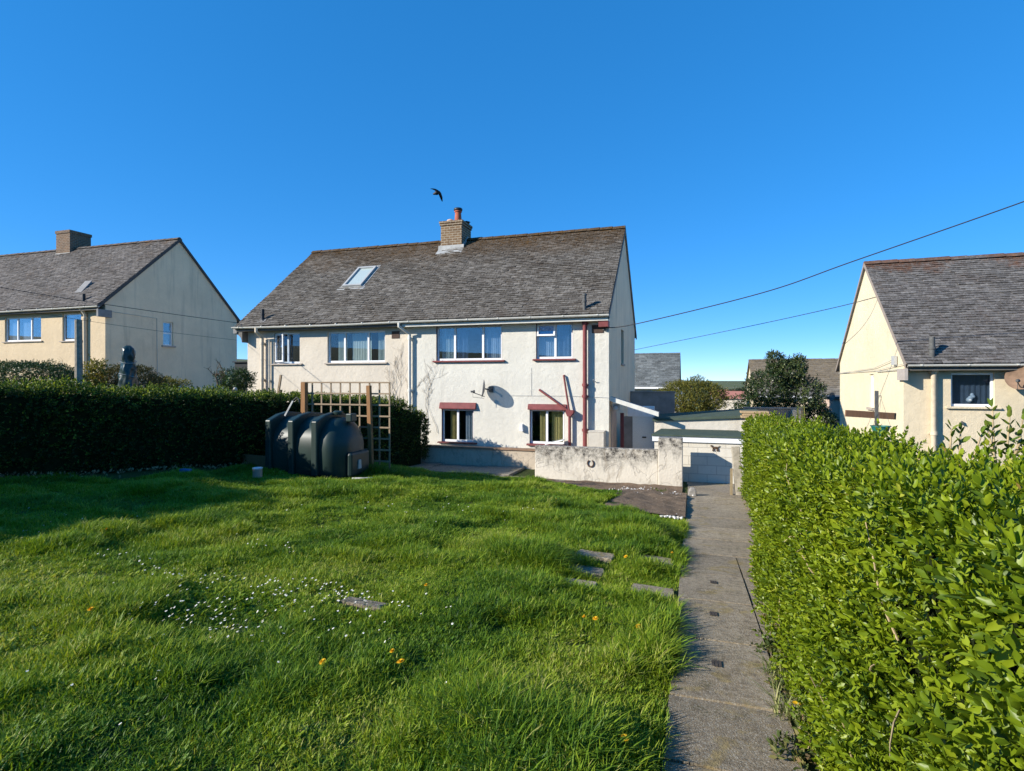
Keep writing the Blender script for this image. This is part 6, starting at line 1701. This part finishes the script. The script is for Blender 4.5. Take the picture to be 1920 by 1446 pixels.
# things over the left hedge: post, wrapped parasol, small stones
q = PT(147, 600, 12.6); mb = MB(); mb.tube([(q.x + .03, q.y, -.4), (q.x + .02, q.y, .9), (q.x, q.y, q.z)], [.085, .08, .07], 10); o = mb.build('wooden_post', plain('weathered_post', (.30, .265, .21), .95, .1, .3, 14, bump=.6), smooth=False); tag(o, 'weathered grey wooden post in front of the left house', 'post')
q = PT(240, 735, 14.0); U = 14.0 / F
pa = thing('covered_parasol', 'closed parasol wrapped in dark green plastic, tied with cord', 'parasol', (q.x, q.y, -.2))
zt_ = PT(240, 648, 14.0).z; prof = []
mb = MB(); N_ = 22; M_ = 24; vs = []
for i in range(N_ + 1):
    f = i / N_; z = q.z - .5 + (zt_ - q.z + .5) * f; w = (17 - 7.5 * f) * U
    if f > .72 and f < .80: w *= .88
    if f > .92: w *= max(.15, math.sqrt(max(0, 1 - ((f - .92) / .085) ** 2)))
    for k in range(M_):
        a = 6.283 * k / M_; rr_ = w * (1 + .13 * math.sin(a * 4 + f * 9) + .09 * math.sin(a * 7 - f * 23) + .07 * math.sin(f * 40 + a * 3))
        vs.append((q.x + rr_ * math.cos(a) + .04 * (f - .5), q.y + rr_ * math.sin(a), z))
mb.add(vs, [(i * M_ + k, i * M_ + (k + 1) % M_, (i + 1) * M_ + (k + 1) % M_, (i + 1) * M_ + k) for i in range(N_) for k in range(M_)] + [tuple(range(N_ * M_, (N_ + 1) * M_))])
mb.build('cover', plain('green_plastic_sheet', (.012, .034, .034), .3, .5, .2, 5), pa, smooth=True)
mb = MB()
for f in (.35, .55, .76):
    z = q.z - .5 + (zt_ - q.z + .5) * f; w = (17.3 - 7.5 * f) * U * 1.08; mb.tube([(q.x + w * math.cos(a) + .04 * (f - .5), q.y + w * math.sin(a), z + .05 * math.sin(a + f * 7)) for a in [6.283 * k / 20 for k in range(21)]], .008, 5, False)
mb.build('cord', plain('grey_cord', (.25, .27, .27), .8), pa)
for k, (px, py, t, r, lab) in enumerate(((337, 727, 15.8, .045, 'small white round ornament on the neighbour garden wall'), (425, 735, 16.5, .07, 'pale stone ornament left of the hedge end'), (441, 730, 16.5, .06, 'little pale urn right of the stone ornament'))):
    q = PT(px, py, t); mb = MB(); mb.lathe([(r * .5, -1.0), (r * .5, -r * 1.2), (r * .9, -r * .8), (r, 0), (r * .75, r * .7), (r * .2, r)], q, 12); o = mb.build('garden_ornament', plain('pale_stone_%d' % k, (.45, .42, .37), .9, .2, .2), smooth=True); tag(o, lab, 'ornament')
# hanging basket on a pole with a timber arm, over the right hedge
q = PT(1651, 800, 8.7); U = 8.7 / F
hb = thing('hanging_basket', 'teal green plastic hanging basket on thin wires above the right hedge', 'hanging basket', q)
mb = MB(); prof = [(3 * U, -19 * U), (8 * U, -16 * U), (13 * U, -8 * U), (15.5 * U, 0), (17 * U, 0), (17 * U, 1.6 * U), (15.4 * U, 1.6 * U), (12 * U, -7 * U), (3 * U, -16 * U)]
mb.lathe(prof, q, 24); mb.build('bowl', plain('teal_plastic', (.022, .15, .125), .45, .4, .12), hb, auto=40)
mb = MB(); hk = PT(1652, 747, 8.7)
for a in (0, 2.1, 4.2): mb.tube([q + Vector((16 * U * math.cos(a), 16 * U * math.sin(a), 1.6 * U)), hk], .0022, 4)
mb.build('wire', m_dkgrey, hb)
po = PT(1646, 733, 8.75); bm_ = PT(1590, 776, 8.85), PT(1686, 782, 8.85)
mb = MB(); mb.box((po.x - .022, po.y + .04, -1.9), (po.x + .022, po.y + .085, po.z)); mb.tube([Vector((po.x, po.y + .04, hk.z + .03)), hk + Vector((0, 0, .04)), hk], .006, 6); o = mb.build('washing_post', m_dkgrey, bevel=.004); tag(o, 'grey upright pole carrying the hanging basket above the hedge', 'pole')
mb = MB(); mb.beam(bm_[0] + Vector((0, .16, 0)), bm_[1] + Vector((0, .16, 0)), .03, .105); o = mb.build('timber_arm', wood('brown_arm', (.26, .14, .075), (.16, .085, .05)), bevel=.004); tag(o, 'brown timber crossbar fixed behind the grey pole', 'crossbar')
